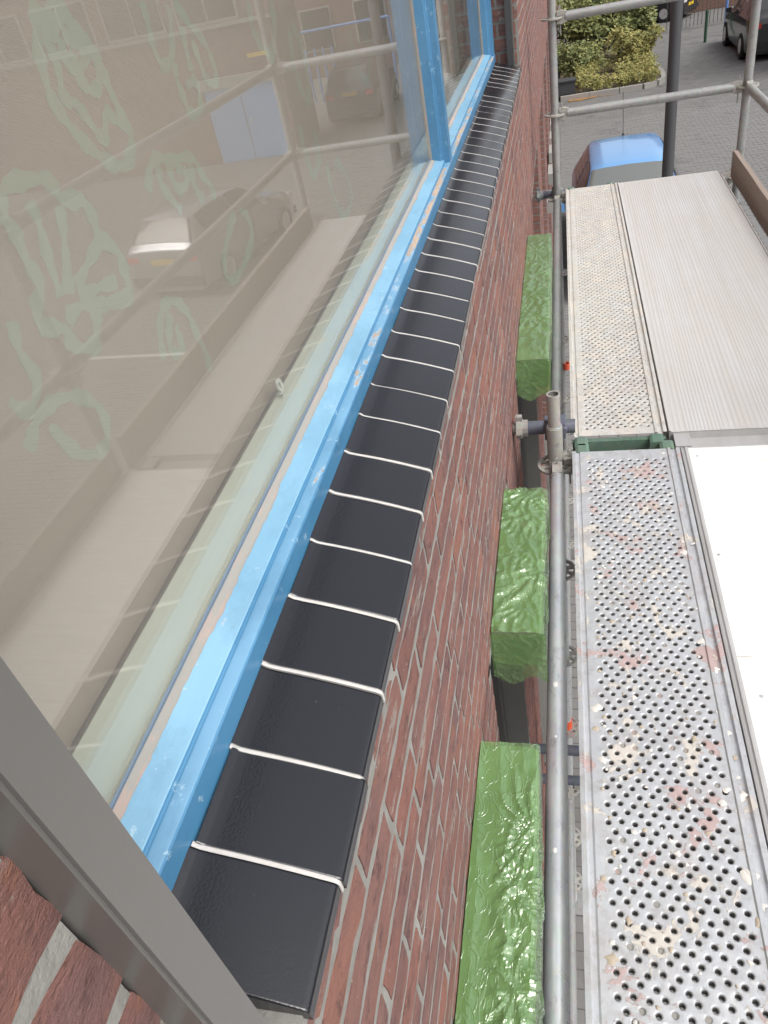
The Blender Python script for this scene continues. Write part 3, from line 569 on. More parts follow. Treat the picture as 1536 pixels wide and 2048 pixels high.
def tube_path(pts, r, n=8):
    mb = MB(); vs = []
    for i, p in enumerate(pts):
        p = Vector(p); d = (Vector(pts[min(i + 1, len(pts) - 1)]) - Vector(pts[max(i - 1, 0)])).normalized(); u = d.orthogonal().normalized(); v = d.cross(u)
        vs += [p + (u * math.cos(2 * math.pi * q / n) + v * math.sin(2 * math.pi * q / n)) * r for q in range(n)]
    return mb.add(vs, [(i * n + q, i * n + (q + 1) % n, (i + 1) * n + (q + 1) % n, (i + 1) * n + q) for i in range(len(pts) - 1) for q in range(n)], True)
cp = [(-.50 + .0 * i, 1.05 + .055 * math.cos(i * .32) + .012 * i, -.606 + .028 * abs(math.sin(i * .3))) for i in range(10)]
tag(tube_path(cp, .004).scaled(K).build('blind_cord', mat('white_cord', (0.6, 0.62, 0.58), 0.6)), 'curled pale cord of the blind lying on the mint inner sill', 'cord')

# ================================================================ GREEN WRAPPED BOXES
PINCH = []
_r = random.Random(77)
for y_a, y_b, n_p in ((-.75, .42, 15), (.42, .80, 7), (1.22, 1.77, 14), (2.59, 3.95, 22)):
    for _ in range(n_p): PINCH.append((_r.choice((-.195, -.18, -.15, -.11, -.085)), _r.uniform(y_a, y_b), _r.uniform(.07, .20), _r.uniform(0, 6.28), _r.choice((9, 12, 16, 21))))
def tent(v): v = v % 1.0; return (1 - abs(2 * v - 1)) ** 2.2
def ridged(p):
    """folds fanning out of the points where the film is pinched, plus a few small creases"""
    h = 0
    for cx_, cy_, rad, ph, fr_ in PINCH:
        dx, dy = p.x - cx_, (p.y - cy_)
        if abs(dy) > rad * 1.6 or abs(dx) > rad * 1.6: continue
        r = math.hypot(dx, dy)
        if r > rad * 1.5: continue
        k = min(r / (rad * .3), 1) * max(0, 1 - (r / (rad * 1.5)) ** 2); th = math.atan2(dy, dx) + ph + .5 * noise.noise(Vector((r * 14, cy_ * 3, ph)))
        h += tent(th * fr_ / 6.283 + .25 * noise.noise(Vector((th * 2, r * 5, cx_ * 30)))) * k * .0042 * (rad / .12) * (.35 + .65 * (noise.noise(Vector((th * 1.3, ph, cy_))) > -.05))
    q = p + Vector((noise.noise(p * 9), noise.noise(p * 9 + Vector((3, 3, 3))), 0)) * .03
    h += max(0, 1 - abs(noise.noise(Vector((q.x * 40, q.y * 14, q.z * 40)))) * 5) ** 1.5 * .0013
    return min(h, .013)
def wrapped(y0, y1, label, crumple, droop):
    t_ = empty('wrapped_box', (WX + .06, (y0 + y1) / 2, -1.46), label, 'box', 'boxes wrapped in green film on the wall')
    x0, x1, zt, zb = WX + .003, -.084, -1.337, -1.455
    b = MB(); b.extrude([(x0, zb), (x1, zb), (x1 + .003, zb + .004), (x1 + .003, zt - .012), (x1 - .008, zt), (x0, zt)], y0, y1, close=True).build('casing', M_boxg, t_)
    st_ = .0038; prof = []                             # path across: top, round the edge, down the outer side
    L1, L2 = x1 - x0, zt - zb + .012; n1, n2 = int(L1 / st_), int(L2 / st_)
    for i in range(n1 + 1): prof.append((x0 + L1 * i / n1, zt + .0015, 0, 1))
    prof.append((x1 + .0035, zt - .001, .7, .7))
    for i in range(1, n2 + 1): prof.append((x1 + .0055, zt + .0 - L2 * i / n2, 1, 0))
    jr = random.Random(5); k = len(prof); ny = int((y1 - y0 + .012) / st_); vs = []
    for i in range(ny + 1):
        y = y0 - .006 + (y1 - y0 + .012) * i / ny
        for j, (x, z, nx, nz_) in enumerate(prof):
            a = crumple(x, y, j / k); d = ridged(Vector((x, y, z))) * a + .0012 + (1 - a) * .0018 * tent(x * 21 + .5 * noise.noise(Vector((x * 3, y * 2.2, 4))) + y * .9)
            jj = .0006 * a; vs.append((x + nx * d + jr.uniform(-jj, jj), y + jr.uniform(-jj, jj), z + nz_ * d + jr.uniform(-jj, jj) * .35))
    MB().add(vs, [(i * k + j, (i + 1) * k + j, (i + 1) * k + j + 1, i * k + j + 1) for i in range(ny) for j in range(k - 1)], crumple is not crA).build('film_wrap', M_film, t_)
    nx_, nz2 = int((L1 + .02) / st_), int((L2 + droop) / st_); vs = []
    for i in range(nx_ + 1):
        x = x0 - .004 + (L1 + .018) * i / nx_; hang = droop * (.55 + .45 * math.sin(x * 60 + y0 * 9)) + .01
        for j in range(nz2 + 1):
            z = zt + .001 - (L2 + hang) * j / nz2
            vs.append((x, y0 - .007 - ridged(Vector((x * .8 + z * .7, y0 + .05 + z * 1.9 - x, z * .4))) * 1.6 - .008 * (j / nz2), z))
    MB().add(vs, [(i * (nz2 + 1) + j, i * (nz2 + 1) + j + 1, (i + 1) * (nz2 + 1) + j + 1, (i + 1) * (nz2 + 1) + j) for i in range(nx_) for j in range(nz2)], True).build('film_flap', M_film, t_)
sm = lambda a, b, v: max(0, min(1, (v - a) / (b - a)))
def crA(x, y, s):
    smooth = 1 - sm(.34, .42, y + .4 * (x + .2)); edge = sm(-.155, -.13, x) * (1 - sm(.80, .86, y)) * sm(-.9, .3, y); return .06 + .94 * max(smooth, edge)
wrapped(-.75, .905, 'green wrapped box nearest the camera, its flat top partly bare beside crumpled film', crA, .03)
wrapped(1.217, 1.768, 'short green wrapped box, middle one below the sill, film hanging off its near end', lambda x, y, s: .85, .035)
wrapped(2.588, 3.954, 'green wrapped box farthest away, beside the toothed end of the muddy deck', lambda x, y, s: .6, .03)

# ================================================================ SCAFFOLD
RT = .02415
ZR = -1.53                                             # level of the deck rosettes
def rosette_mesh():
    mb = MB(); h = .0045; n_ = 32
    def annulus(r0, r1):
        vs = [(r * math.cos(2 * math.pi * i / n_), r * math.sin(2 * math.pi * i / n_), z) for (r, z) in ((r0, -h), (r1, -h), (r1, h), (r0, h)) for i in range(n_)]
        mb.add(vs, [(q * n_ + i, q * n_ + (i + 1) % n_, ((q + 1) % 4) * n_ + (i + 1) % n_, ((q + 1) % 4) * n_ + i) for q in range(4) for i in range(n_)])
    annulus(.0245, .034); annulus(.0505, .0615)
    for i in range(8):
        a = math.pi / 4 * i + math.pi / 8; c_, s_ = math.cos(a), math.sin(a); u = Vector((c_, s_, 0)); v = Vector((-s_, c_, 0)); hw = .0055 if i % 2 else .008
        p = [u * r + v * t_ + Vector((0, 0, z)) for z in (-h * .8, h * .8) for r, t_ in ((.032, -hw), (.052, -hw * 1.2), (.052, hw * 1.2), (.032, hw))]
        mb.add(p, [(0, 3, 2, 1), (4, 5, 6, 7), (0, 1, 5, 4), (1, 2, 6, 5), (2, 3, 7, 6), (3, 0, 4, 7)])
    return mesh_of(mb, 'rosette', M_galvp)
ROS = rosette_mesh()
def standard(x, y, ztop, label, spigot=False):
    s = empty('scaffold_standard', (x, y, G), label, 'scaffold tube', 'upright scaffold tubes')
    MB().tube((x, y, G + .05), (x, y, ztop), RT, 28, hollow=.0032).build('tube', M_galv if spigot else M_galvd, s)
    z = ZR - 3.0
    while z < min(ztop, 1.2):
        place(ROS, 'rosette', s, (x, y, z)); z += .5
    MB().tube((x, y, G + .02), (x, y, G + .32), .019, 16).box(x - .075, x + .075, y - .075, y + .075, G, G + .008).build('base_jack', M_galvd, s)
    if spigot:
        MB().tube((x, y, ZR + .03), (x, y, ZR + .155), RT + .0022, 28, hollow=.004).build('collar', M_galvp, s)
        MB().tube((x, y, ZR + .05), (x, y, -1.252), .0205, 24, hollow=.003).tube((x, y, -1.262), (x, y, -1.250), .0215, 24, hollow=.004).build('spigot', M_galvp, s)
    return s
SX, SY1, SY2, SX2 = -.056, 2.172, 5.185, 1.012
standard(SX, SY1, ZR + .16, 'scaffold upright with open pipe end, where the two decks meet beside the wall', True)
standard(SX, SY2, 1.6, 'tall scaffold upright in front of the bush, nearest the brick wall')
standard(SX2 + .018, SY2, 1.6, 'tall scaffold upright right of the black lamp post, at the far outer deck corner')
standard(SX2 + .018, SY1, 1.6, 'outer scaffold upright at the deck joint, mirrored in the pane')
standard(SX, -.85, ZR + .16, 'scaffold upright next to the wall behind the camera'); standard(SX2 + .018, -.85, 1.6, 'outer scaffold upright behind the camera')
HEAD = {}
def head_mesh(m):
    if m.name not in HEAD:
        mb = MB().extrude([(.028, -.030), (.028, -.007), (.060, -.007), (.060, .007), (.028, .007), (.028, .030), (.052, .034), (.084, .026), (.084, -.026), (.052, -.034)], -.0165, .0165, close=True)
        mb.box(.044, .050, -.003, .003, -.085, .058); HEAD[m.name] = mesh_of(mb, 'wedge_head', m)
    return HEAD[m.name]
def ledger(a, b, label, m=None, r=RT, group='horizontal scaffold tubes', heads=True):
    m = m or M_galvd; a, b = Vector(a), Vector(b); d = (b - a).normalized(); ang = math.atan2(d.y, d.x)
    s = empty('scaffold_ledger', (a + b) / 2, label, 'scaffold rail', group)
    MB().tube(a + d * .075, b - d * .075, r, 28).build('tube', m, s)
    if heads:
        place(head_mesh(M_galvp), 'wedge_head', s, a, (0, 0, ang)); place(head_mesh(M_galvp), 'wedge_head', s, b, (0, 0, ang + math.pi))
    return s
ledger((SX + .006, -.85, ZR + .002), (SX + .006, SY1, ZR + .002), 'bright galvanised tube running close along the splashed deck, nearest the camera', M_galv)
ledger((SX, SY1, ZR), (SX, SY2, ZR), 'weathered tube along the muddy perforated deck, between it and the green boxes')
OX = SX2 + .018
for z, nm in ((ZR + .5, 'lower'), (ZR + 1.0, 'upper')):
    ledger((SX, SY2, z), (OX, SY2, z), 'weathered %s guard rail crossing in front of the street at the far deck end' % nm)
    ledger((OX, SY1, z), (OX, SY2, z), '%s outer guard rail running towards the far right upright' % nm, M_galvd)
    ledger((OX, -.85, z), (OX, SY1, z), '%s outer guard rail beside the near white deck, out of frame' % nm, M_galvd)
for y, nm in ((SY1, 'where the decks meet'), (SY2, 'under the far deck end'), (-.85, 'behind the camera')):
    ledger((SX, y, ZR), (OX, y, ZR), 'deck transom %s' % nm)
for z in (ZR - 2.0,):
    ledger((SX, SY1, z), (SX, SY2, z), 'lower ledger below the muddy deck, seen in the gap', M_galvd); ledger((SX, -.85, z), (SX, SY1, z), 'lower ledger below the splashed deck, seen in the gap', M_galvd)
    for y in (SY1, SY2): ledger((SX, y, z), (OX, y, z), 'low cross tube two metres under %s' % ('the joint of the decks' if y == SY1 else 'the far deck end'))
# wall ties
def wall_tie(y, z, label, nut):
    s = empty('wall_tie', (SX, y, z), label, 'wall tie', 'tubes tying the scaffold to the wall'); x0 = WX
    MB().tube((x0 + .045, y, z), (.012, y, z), RT, 24).build('tube', M_blued, s)
    c_ = MB(); prof = [(x0 + .001, .020), (x0 + .012, .022), (x0 + .013, .037), (x0 + .030, .037), (x0 + .036, .030), (x0 + .052, .0295), (x0 + .053, .0245)]
    n_ = 12; vs = []
    for i, (x, r) in enumerate(prof):
        for q in range(n_):
            rr_ = r * (1 + (.18 if i in (2, 3) and q % 3 == 0 else 0)); vs.append((x, y + rr_ * math.cos(2 * math.pi * q / n_), z + rr_ * math.sin(2 * math.pi * q / n_)))
    c_.add(vs, [(i * n_ + q, i * n_ + (q + 1) % n_, (i + 1) * n_ + (q + 1) % n_, (i + 1) * n_ + q) for i in range(len(prof) - 1) for q in range(n_)])
    c_.box(x0 + .012, x0 + .034, y - .012, y + .008, z + .02, z + .052).build('castellated_end', M_galvp if nut else M_galvd, s)
    MB().tube((x0 - .02, y, z), (x0 + .02, y, z), .006, 10).build('ring_bolt', M_galvp, s)
    k = MB(); k.box(SX - .034, SX + .036, y - .034, y + .030, z - .028, z + .028); k.tube((SX + .03, y - .05, z + .012), (SX + .03, y + .045, z + .012), .011, 8).tube((SX - .025, y - .045, z - .02), (SX - .025, y - .045, z + .06), .009, 8); k.build('coupler', M_blued if nut else M_galvd, s)
wall_tie(SY1 + .078, -1.425, 'blue-grey wall tie with a castellated end touching the brickwork beside the open pipe end', True)
wall_tie(SY2 + .078, -1.52, 'dark wall tie at the far deck end, its nut against the brick wall', False)
for y, z, nm in ((1.93, -2.86, 'upper'), (1.95, -3.12, 'lower')):
    tag(MB().tube((WX - .06, y, z), (.5, y, z), .022, 20).build('cross_tube', M_blued), '%s of two dark blue tubes crossing the gap below the long galvanised tube' % nm, 'tube', 'dark blue tubes below the deck')
tag(MB().tube((SX + .030, SY2 - .02, -2.765), (SX + .030, SY2 - .02, -2.715), .024, 16, hollow=.004).build('orange_tape', M_orange), 'band of orange tape on the far upright below the muddy deck', 'tape', 'bands of orange tape')
tag(MB().tube((SX, SY1, -3.07), (SX, SY1, -2.97), .0275, 16, hollow=.003).build('orange_tape', M_orange), 'band of orange tape low on the near upright behind the galvanised tube', 'tape', 'bands of orange tape')

# decks
ZD = -1.46
def perforated(x0, x1, y0, y1, m, label, fillp, seed):
    s = empty('steel_deck', (x0, (y0 + y1) / 2, ZD - .07), label, 'scaffold deck', 'perforated steel deck boards'); r_ = random.Random(seed)
    lip = .0035; L = [(x0, ZD - .065), (x0, ZD + lip), (x0 + .010, ZD + lip + .001), (x0 + .014, ZD - .004), (x0 + .022, ZD - .004), (x0 + .026, ZD)]
    Rr = [(x1 - .042, ZD), (x1 - .039, ZD + lip), (x1 - .031, ZD + lip), (x1 - .028, ZD - .004), (x1 - .016, ZD - .004), (x1 - .013, ZD + lip), (x1 - .002, ZD + lip), (x1 - .002, ZD - .065)]
    MB().extrude(L, y0, y1).build('side_lip', m, s); MB().extrude(Rr, y0, y1).build('side_lip', m, s)
    xa, xb = x0 + .026, x1 - .042; cw, ch = .0255, .0196; n_ = 12; mb = MB(); plug = MB()
    rows_ = int((y1 - y0 - .075) / ch); yb = y0 + .04; mb.add([(xa, y0, ZD), (xb, y0, ZD), (xb, yb, ZD), (xa, yb, ZD)], [(0, 1, 2, 3)])
    for i in range(rows_):
        ya = yb + i * ch; nh = 10 if i % 2 == 0 else 9; xs = x0 + .053 - cw / 2 + (0 if i % 2 == 0 else cw / 2); xe = xs + nh * cw; xe = min(xe, xb)
        mb.add([(xa, ya, ZD), (xs, ya, ZD), (xs, ya + ch, ZD), (xa, ya + ch, ZD)], [(0, 1, 2, 3)]); 
        if xb - xe > 1e-4: mb.add([(xe, ya, ZD), (xb, ya, ZD), (xb, ya + ch, ZD), (xe, ya + ch, ZD)], [(0, 1, 2, 3)])
        for q in range(nh):
            ca, cb = xs + q * cw, min(xs + (q + 1) * cw, xb); cx_, cy_ = xs + (q + .5) * cw, ya + ch / 2 + (.0022 if q % 2 else -.0022) + r_.uniform(-.0004, .0004); vs = []
            for (rad, dz) in ((None, 0), (.0078, -.0002), (.0060, -.0014), (.0051, -.0032), (.0049, -.020)):
                for a_ in range(n_):
                    an = 2 * math.pi * (a_ + .5) / n_; c_, s_ = math.cos(an), math.sin(an)
                    if rad is None:
                        k_ = 1 / max(abs(c_), abs(s_)); vs.append((min(max(cx_ + c_ * k_ * cw / 2, ca), cb), min(max(ya + ch / 2 + s_ * k_ * ch / 2, ya), ya + ch), ZD))
                    else: vs.append((cx_ + c_ * rad, cy_ + s_ * rad, ZD + dz))
            fs = [(r2 * n_ + a_, r2 * n_ + (a_ + 1) % n_, (r2 + 1) * n_ + (a_ + 1) % n_, (r2 + 1) * n_ + a_) for r2 in range(4) for a_ in range(n_)]
            o2 = len(mb.v); mb.add(vs, [], True); mb.f += [tuple(v + o2 for v in f) for f in fs]; mb.sm += [f[0] >= n_ for f in fs]
            # square corners the 12-gon leaves open
            for sx, sy in ((1, 1), (-1, 1), (-1, -1), (1, -1)):
                idx = {(1, 1): 1, (-1, 1): 4, (-1, -1): 7, (1, -1): 10}[(sx, sy)]
                mb.add([(cb if sx > 0 else ca, ya + ch if sy > 0 else ya, ZD), vs[(idx - 1) % n_], vs[idx], vs[(idx + 1) % n_]], [(0, 1, 2, 3)] if False else [(0, 1, 2), (0, 2, 3)])
            pr = fillp * (2.5 if fbm((cx_ * 6, cy_ * 6, seed), 2) > .18 else .6) + (.6 if i % 26 == 13 else 0)
            if r_.random() < pr:
                zz = ZD - r_.uniform(.0022, .0045); plug.add([(cx_ + .0056 * math.cos(2 * math.pi * a_ / 8), cy_ + .0056 * math.sin(2 * math.pi * a_ / 8), zz + r_.uniform(-.0006, .0006)) for a_ in range(8)], [tuple(range(8))])
    ye = yb + rows_ * ch; mb.add([(xa, ye, ZD), (xb, ye, ZD), (xb, y1, ZD), (xa, y1, ZD)], [(0, 1, 2, 3)])
    o_ = mb.build('perforated_sheet', m, s); o_.data.materials.append(M_holeshade); o_.data.polygons.foreach_set('material_index', [int(min(mb.v[i_][2] for i_ in f) < ZD - .004) for f in mb.f]); plug.build('mortar_plugs', M_putty, s, kind='stuff')
    for ys_, dy in ((y0, -1), (y1, 1)):                 # green end cap with hooks
        ya, yb2 = sorted((ys_ - dy * .002, ys_ + dy * .016)); cap = MB().box(x0 + .004, x1 - .006, ya, yb2, ZD - .06, ZD - .014).build('end_cap', M_green, s)
        for hx in (x0 + .008, x1 - .062):
            mb2 = MB(); y_a, y_b = sorted((ys_ + dy * .002, ys_ + dy * .052)); pr2 = [(hx, ZD - .034), (hx + .003, ZD - .007), (hx + .012, ZD - .002), (hx + .038, ZD - .002), (hx + .047, ZD - .007), (hx + .050, ZD - .034)]
            mb2.extrude(pr2, y_a, y_b, close=True).build('hook', M_green, cap)
    return s
perforated(0, .3395, -.83, 2.140, M_deckn, 'paint-splashed grey perforated steel deck nearest the camera', .03, 4)
perforated(-.002, .312, 2.236, 5.115, M_deckf, 'muddy beige perforated steel deck beyond the joint', .10, 9)

# splashes standing proud of the near deck
r_ = random.Random(21); sp = MB(); sp2 = MB()
for i in range(150):
    cx_, cy_ = r_.uniform(.03, .32), r_.uniform(.35, 2.12); R_ = r_.choice((.003, .004, .006, .009, .013)) * r_.uniform(.6, 1.2); n_ = 11; tgt = sp if r_.random() < .6 else sp2
    if .05 < cx_ < .29 and R_ > .007: R_ *= .5
    ring = [(cx_ + R_ * (1 + .5 * r_.uniform(-1, 1)) * math.cos(2 * math.pi * q / n_), cy_ + R_ * (1 + .5 * r_.uniform(-1, 1)) * math.sin(2 * math.pi * q / n_), ZD + .0004) for q in range(n_)]
    tgt.add(ring + [(cx_ + (p[0] - cx_) * .7, cy_ + (p[1] - cy_) * .7, ZD + .0018) for p in ring] + [(cx_, cy_, ZD + .0024)], [(q, (q + 1) % n_, n_ + (q + 1) % n_, n_ + q) for q in range(n_)] + [(n_ + q, n_ + (q + 1) % n_, 2 * n_) for q in range(n_)], True)
tag(sp.build('plaster_splashes', mat('plaster', (0.62, 0.60, 0.56), 0.9)), 'dried white plaster spots spattered over the near perforated deck', 'plaster', kind='stuff')
tag(sp2.build('mortar_crumbs', mat('crumbs', (0.42, 0.36, 0.28), 0.95)), 'dry tan mortar crumbs scattered over the near perforated deck', 'mortar', kind='stuff')
sp = MB()
for cx_, cy_, R_ in ((.0, 1.20, .012), (-.058, .78, .009), (-.05, 1.05, .006)):
    x_ = -.052; n_ = 12
    zz = ZR + .002 + RT
    ring = [(x_ + R_ * .6 * math.cos(2 * math.pi * q / n_), cy_ + R_ * r_.uniform(.8, 1.1) * math.sin(2 * math.pi * q / n_), zz - .0016) for q in range(n_)]
    sp.add(ring + [(x_, cy_, zz + .003)], [(q, (q + 1) % n_, n_) for q in range(n_)], True)
tag(sp.build('plaster_drips', mat('plaster_white', (0.72, 0.70, 0.66), 0.9)), 'white plaster drips stuck on top of the galvanised tube', 'plaster', kind='stuff')

# ribbed aluminium deck (far)
s = empty('aluminium_deck', (.6, 3.67, ZD - .07), 'pale ribbed aluminium deck beyond the joint, beside the muddy steel one', 'scaffold deck')
prof = [(.3165, ZD - .06), (.3165, ZD + .005), (.322, ZD + .005), (.3235, ZD)]; x = .336
while x < .893:
    prof += [(x, ZD), (x + .0012, ZD + .0006), (x + .0072, ZD + .0006), (x + .0084, ZD)]; x += .0118 if (int(x * 1000) // 120) % 2 else .0172
prof += [(.9005, ZD), (.902, ZD + .005), (.907, ZD + .005), (.907, ZD - .06)]
MB().extrude(prof, 2.236, 5.115).build('ribbed_sheet', M_alu, s)
MB().box(.3175, .906, 2.2365, 2.246, ZD - .06, ZD - .0015).build('end_cap', M_aluedge, s)
MB().box(.3175, .906, 5.105, 5.1145, ZD - .06, ZD - .0015).build('end_cap', M_aluedge, s)
for hx in (.330, .855): MB().box(hx, hx + .05, 2.160, 2.2363, ZD - .036, ZD - .007).build('hook', M_aluedge, s)
MB().box(.3805, .8545, 2.172, 2.2363, ZD - .050, ZD - .028).build('cross_bar', M_aluedge, s)
# white plywood deck (near)
s = empty('plywood_deck', (.63, .65, ZD - .07), 'bright white plywood deck in an aluminium frame, nearest the camera on the right', 'scaffold deck')
MB().box(.3635, .940, -.83, 2.135, ZD - .012, ZD + .0008).build('plywood_panel', M_ply, s)
MB().extrude([(.3412, ZD - .065), (.3412, ZD + .0035), (.3455, ZD + .0045), (.3475, ZD - .001), (.3515, ZD - .001), (.3535, ZD + .0045), (.3585, ZD + .0045), (.3605, ZD + .0015), (.3633, ZD + .0015), (.3633, ZD - .012)], -.83, 2.140).build('frame_profile', M_aluedge, s)
MB().box(.9402, .962, -.83, 2.140, ZD - .065, ZD + .003).build('frame_profile', M_aluedge, s)
MB().box(.3633, .9402, 2.1355, 2.1405, ZD - .06, ZD + .0022).build('end_profile', M_aluedge, s)
for i, (x_, y_) in enumerate([(.385, 2.09), (.378, 1.62), (.395, 1.15), (.382, .78), (.41, .62)]):
    MB().tube((x_, y_, ZD), (x_, y_, ZD + .0022), .0042, 12).build('rivet', M_aluedge, s)
# toe boards
def toe(y0, y1, label):
    mb = MB(); n_ = 14; vs = []
    for i in range(n_ + 1):
        y = y0 + (y1 - y0) * i / n_; d = .0007 * math.sin(i * 1.7)
        for x, z in ((.972 + d, -1.500), (.972 + d, -1.357), (.975 + d, -1.353), (.999 + d, -1.353), (1.002 + d, -1.357), (1.002 + d, -1.500)): vs.append((x, y, z + d * .6))
    mb.add(vs, [(i * 6 + j, (i + 1) * 6 + j, (i + 1) * 6 + (j + 1) % 6, i * 6 + (j + 1) % 6) for i in range(n_) for j in range(6)] + [(5, 4, 3, 2, 1, 0)] + [tuple(n_ * 6 + q for q in range(6))])
    s = empty('toe_board', (.987, (y0 + y1) / 2, -1.5), label, 'toe board', 'wooden toe boards'); mb.build('board', M_plank, s)
    MB().box(.968, 1.006, y1 - .05, y1 - .012, -1.43, -1.39).build('end_fitting', M_galvd, s)
toe(2.22, 5.10, 'weathered brown toe board on edge along the outer side of the far deck'); toe(-.82, 2.12, 'wooden toe board along the outer side of the white near deck, out of frame')
# ================================================================ STREET
# lamp post
lp = empty('lamp_post', (1.005, 8.42, G), 'straight black lamp post standing behind the far end rails', 'lamp post')
MB().tube((1.005, 8.42, G), (1.005, 8.42, G + 1.3), .078, 24).tube((1.005, 8.42, G + 1.3), (1.005, 8.42, 1.6), .060, 24, r2=.045).build('pole', mat('black_paint', (0.065, 0.067, 0.072), 0.5), lp)
MB().tube((1.005, 8.42, 1.6), (1.005, 8.42, 1.68), .07, 16, r2=.17).tube((1.005, 8.42, 1.68), (1.005, 8.42, 1.80), .17, 16, r2=.06).build('lantern', mat('lantern', (0.12, 0.12, 0.12), 0.4), lp)

def car(name, loc, rz, paint, label, L, Wd, H, style='hatch', antenna=False, face='front'):
    """local: x across, y along with the bonnet at y = 0, z up"""
    root = empty(name, loc, label, 'car', None, rz); root['_'] = 0; del root['_']
    hw = Wd / 2; hood = .62 * H; q = L / 3.9
    S = [(0, .80, .34, .42, .70), (.05, .88, .36, .50, .74), (.30, .96, .42, .56, .80), (.95, 1, .58, .63, .86), (1.05, 1, .60, .655, .84), (1.80, 1, .62, .965, .665), (2.25, 1, .63, .995, .66), (2.9, 1, .635, 1.0, .655), (3.42, .99, .64, .965, .64), (3.80, .95, .63, .70, .72), (3.88, .92, .60, .645, .76), (3.9, .86, .45, .56, .74)]
    if style == 'suv': S = [(0, .82, .42, .50, .74), (.06, .90, .44, .56, .78), (.35, .97, .50, .60, .82), (1.0, 1, .60, .64, .88), (1.1, 1, .61, .67, .86), (1.75, 1, .62, .965, .70), (2.3, 1, .63, .995, .69), (3.0, 1, .635, 1.0, .69), (3.62, .99, .64, .975, .68), (3.82, .96, .63, .70, .76), (3.88, .94, .60, .64, .80), (3.9, .90, .46, .56, .78)]
    z0 = .17; rows_ = []
    def ring(st):
        y, w_, belt, top, tw = st; y *= q; b = belt * H; t_ = top * H; a = hw * w_; tt = hw * tw * (1 if top > .7 else 1.0)
        pts = [(a * .90, z0), (a * .985, z0 + .10), (a, z0 + (b - z0) * .55), (a * .985, b - .04), (a * .965, b)]
        if top > .70: pts += [(tt + (a * .965 - tt) * .45, b + (t_ - b) * .5), (tt + .02, t_ - .075), (tt - .04, t_ - .018), (tt * .6, t_ - .002), (0, t_ + .006)]
        else: pts += [(a * .93, b + (t_ - b) * .35), (a * .88, b + (t_ - b) * .65), (a * .80, b + (t_ - b) * .88), (a * .5, t_), (0, t_ + .01)]
        return [(x, y, z) for x, z in pts]
    rings = [ring(s_) for s_ in S]; K = len(rings[0])
    def dense(rings, n_=4):
        out = []
        for i in range(len(rings) - 1):
            a, b, c_, d = rings[max(i - 1, 0)], rings[i], rings[i + 1], rings[min(i + 2, len(rings) - 1)]
            for k in range(n_):
                t_ = k / n_; out.append([tuple(.75 * (b[j][e] + (c_[j][e] - b[j][e]) * t_) + .25 * .5 * ((2 * b[j][e]) + (c_[j][e] - a[j][e]) * t_ + (2 * a[j][e] - 5 * b[j][e] + 4 * c_[j][e] - d[j][e]) * t_ ** 2 + (3 * b[j][e] - a[j][e] - 3 * c_[j][e] + d[j][e]) * t_ ** 3) for e in range(3)) for j in range(K)])
        out.append(rings[-1]); return out
    D = dense(rings); mb = MB()
    for sgn in (1, -1):
        vs = [(sgn * p[0], p[1], p[2]) for r2 in D for p in r2]; n_ = len(D)
        fs = [(i * K + j, i * K + j + 1, (i + 1) * K + j + 1, (i + 1) * K + j) for i in range(n_ - 1) for j in range(K - 1)]
        if sgn > 0: fs = [tuple(reversed(f)) for f in fs]
        mb.add(vs, fs, True)
    for r2 in (D[0], D[-1]): mb.add([(p[0], p[1], p[2]) for p in r2] + [(-p[0], p[1], p[2]) for p in reversed(r2)], [tuple(range(2 * K))])
    def lb(mb, name_, m, par=root):
        me = mesh_of(mb, name_, m); o = bpy.data.objects.new(name_, me); COL.objects.link(o); o.parent = par; return o
    body = lb(mb, 'body', paint)
    def patch(ya, yb, ja, jb, off, name_, m, both=False, inset=0.0, mirror=True):
        """glass following the hull between stations ya..yb (metres) and ring indices"""
        def at(y, j):
            j0 = int(min(j, K - 1.001)); fj = j - j0
            for i in range(len(D) - 1):
                if D[i][0][1] <= y <= D[i + 1][0][1] + 1e-9:
                    t_ = (y - D[i][0][1]) / max(1e-6, D[i + 1][0][1] - D[i][0][1]); f = lambda r2, e: r2[j0][e] + (r2[j0 + 1][e] - r2[j0][e]) * fj
                    return Vector([f(D[i], e) + (f(D[i + 1], e) - f(D[i], e)) * t_ for e in range(3)])
            return Vector(D[-1][int(j)])
        nu, nv = 8, 6
        for sgn in ((1, -1) if mirror else (1,)):
            vs = []
            for a in range(nu + 1):
                for b in range(nv + 1):
                    y = ya + (yb - ya) * a / nu; j = ja + (jb - ja) * b / nv; p = at(y, j); e = 1e-2
                    du = at(min(y + .02, D[-1][0][1]), j) - at(max(y - .02, 0), j); dv = at(y, min(j + .1, K - 1.001)) - at(y, max(j - .1, 0)); nn = du.cross(dv)
                    nn = nn.normalized() if nn.length > 1e-9 else Vector((0, 0, 1))
                    if nn.dot(p - Vector((0, L * .5, H * .45))) < 0: nn = -nn
                    p = p + nn * off; vs.append((p.x * sgn, p.y, p.z))
            fs = [(a * (nv + 1) + b, (a + 1) * (nv + 1) + b, (a + 1) * (nv + 1) + b + 1, a * (nv + 1) + b + 1) for a in range(nu) for b in range(nv)]
            yield_ = MB().add(vs, fs, True); lb(yield_, name_, m)
    y_ = lambda v: v * q
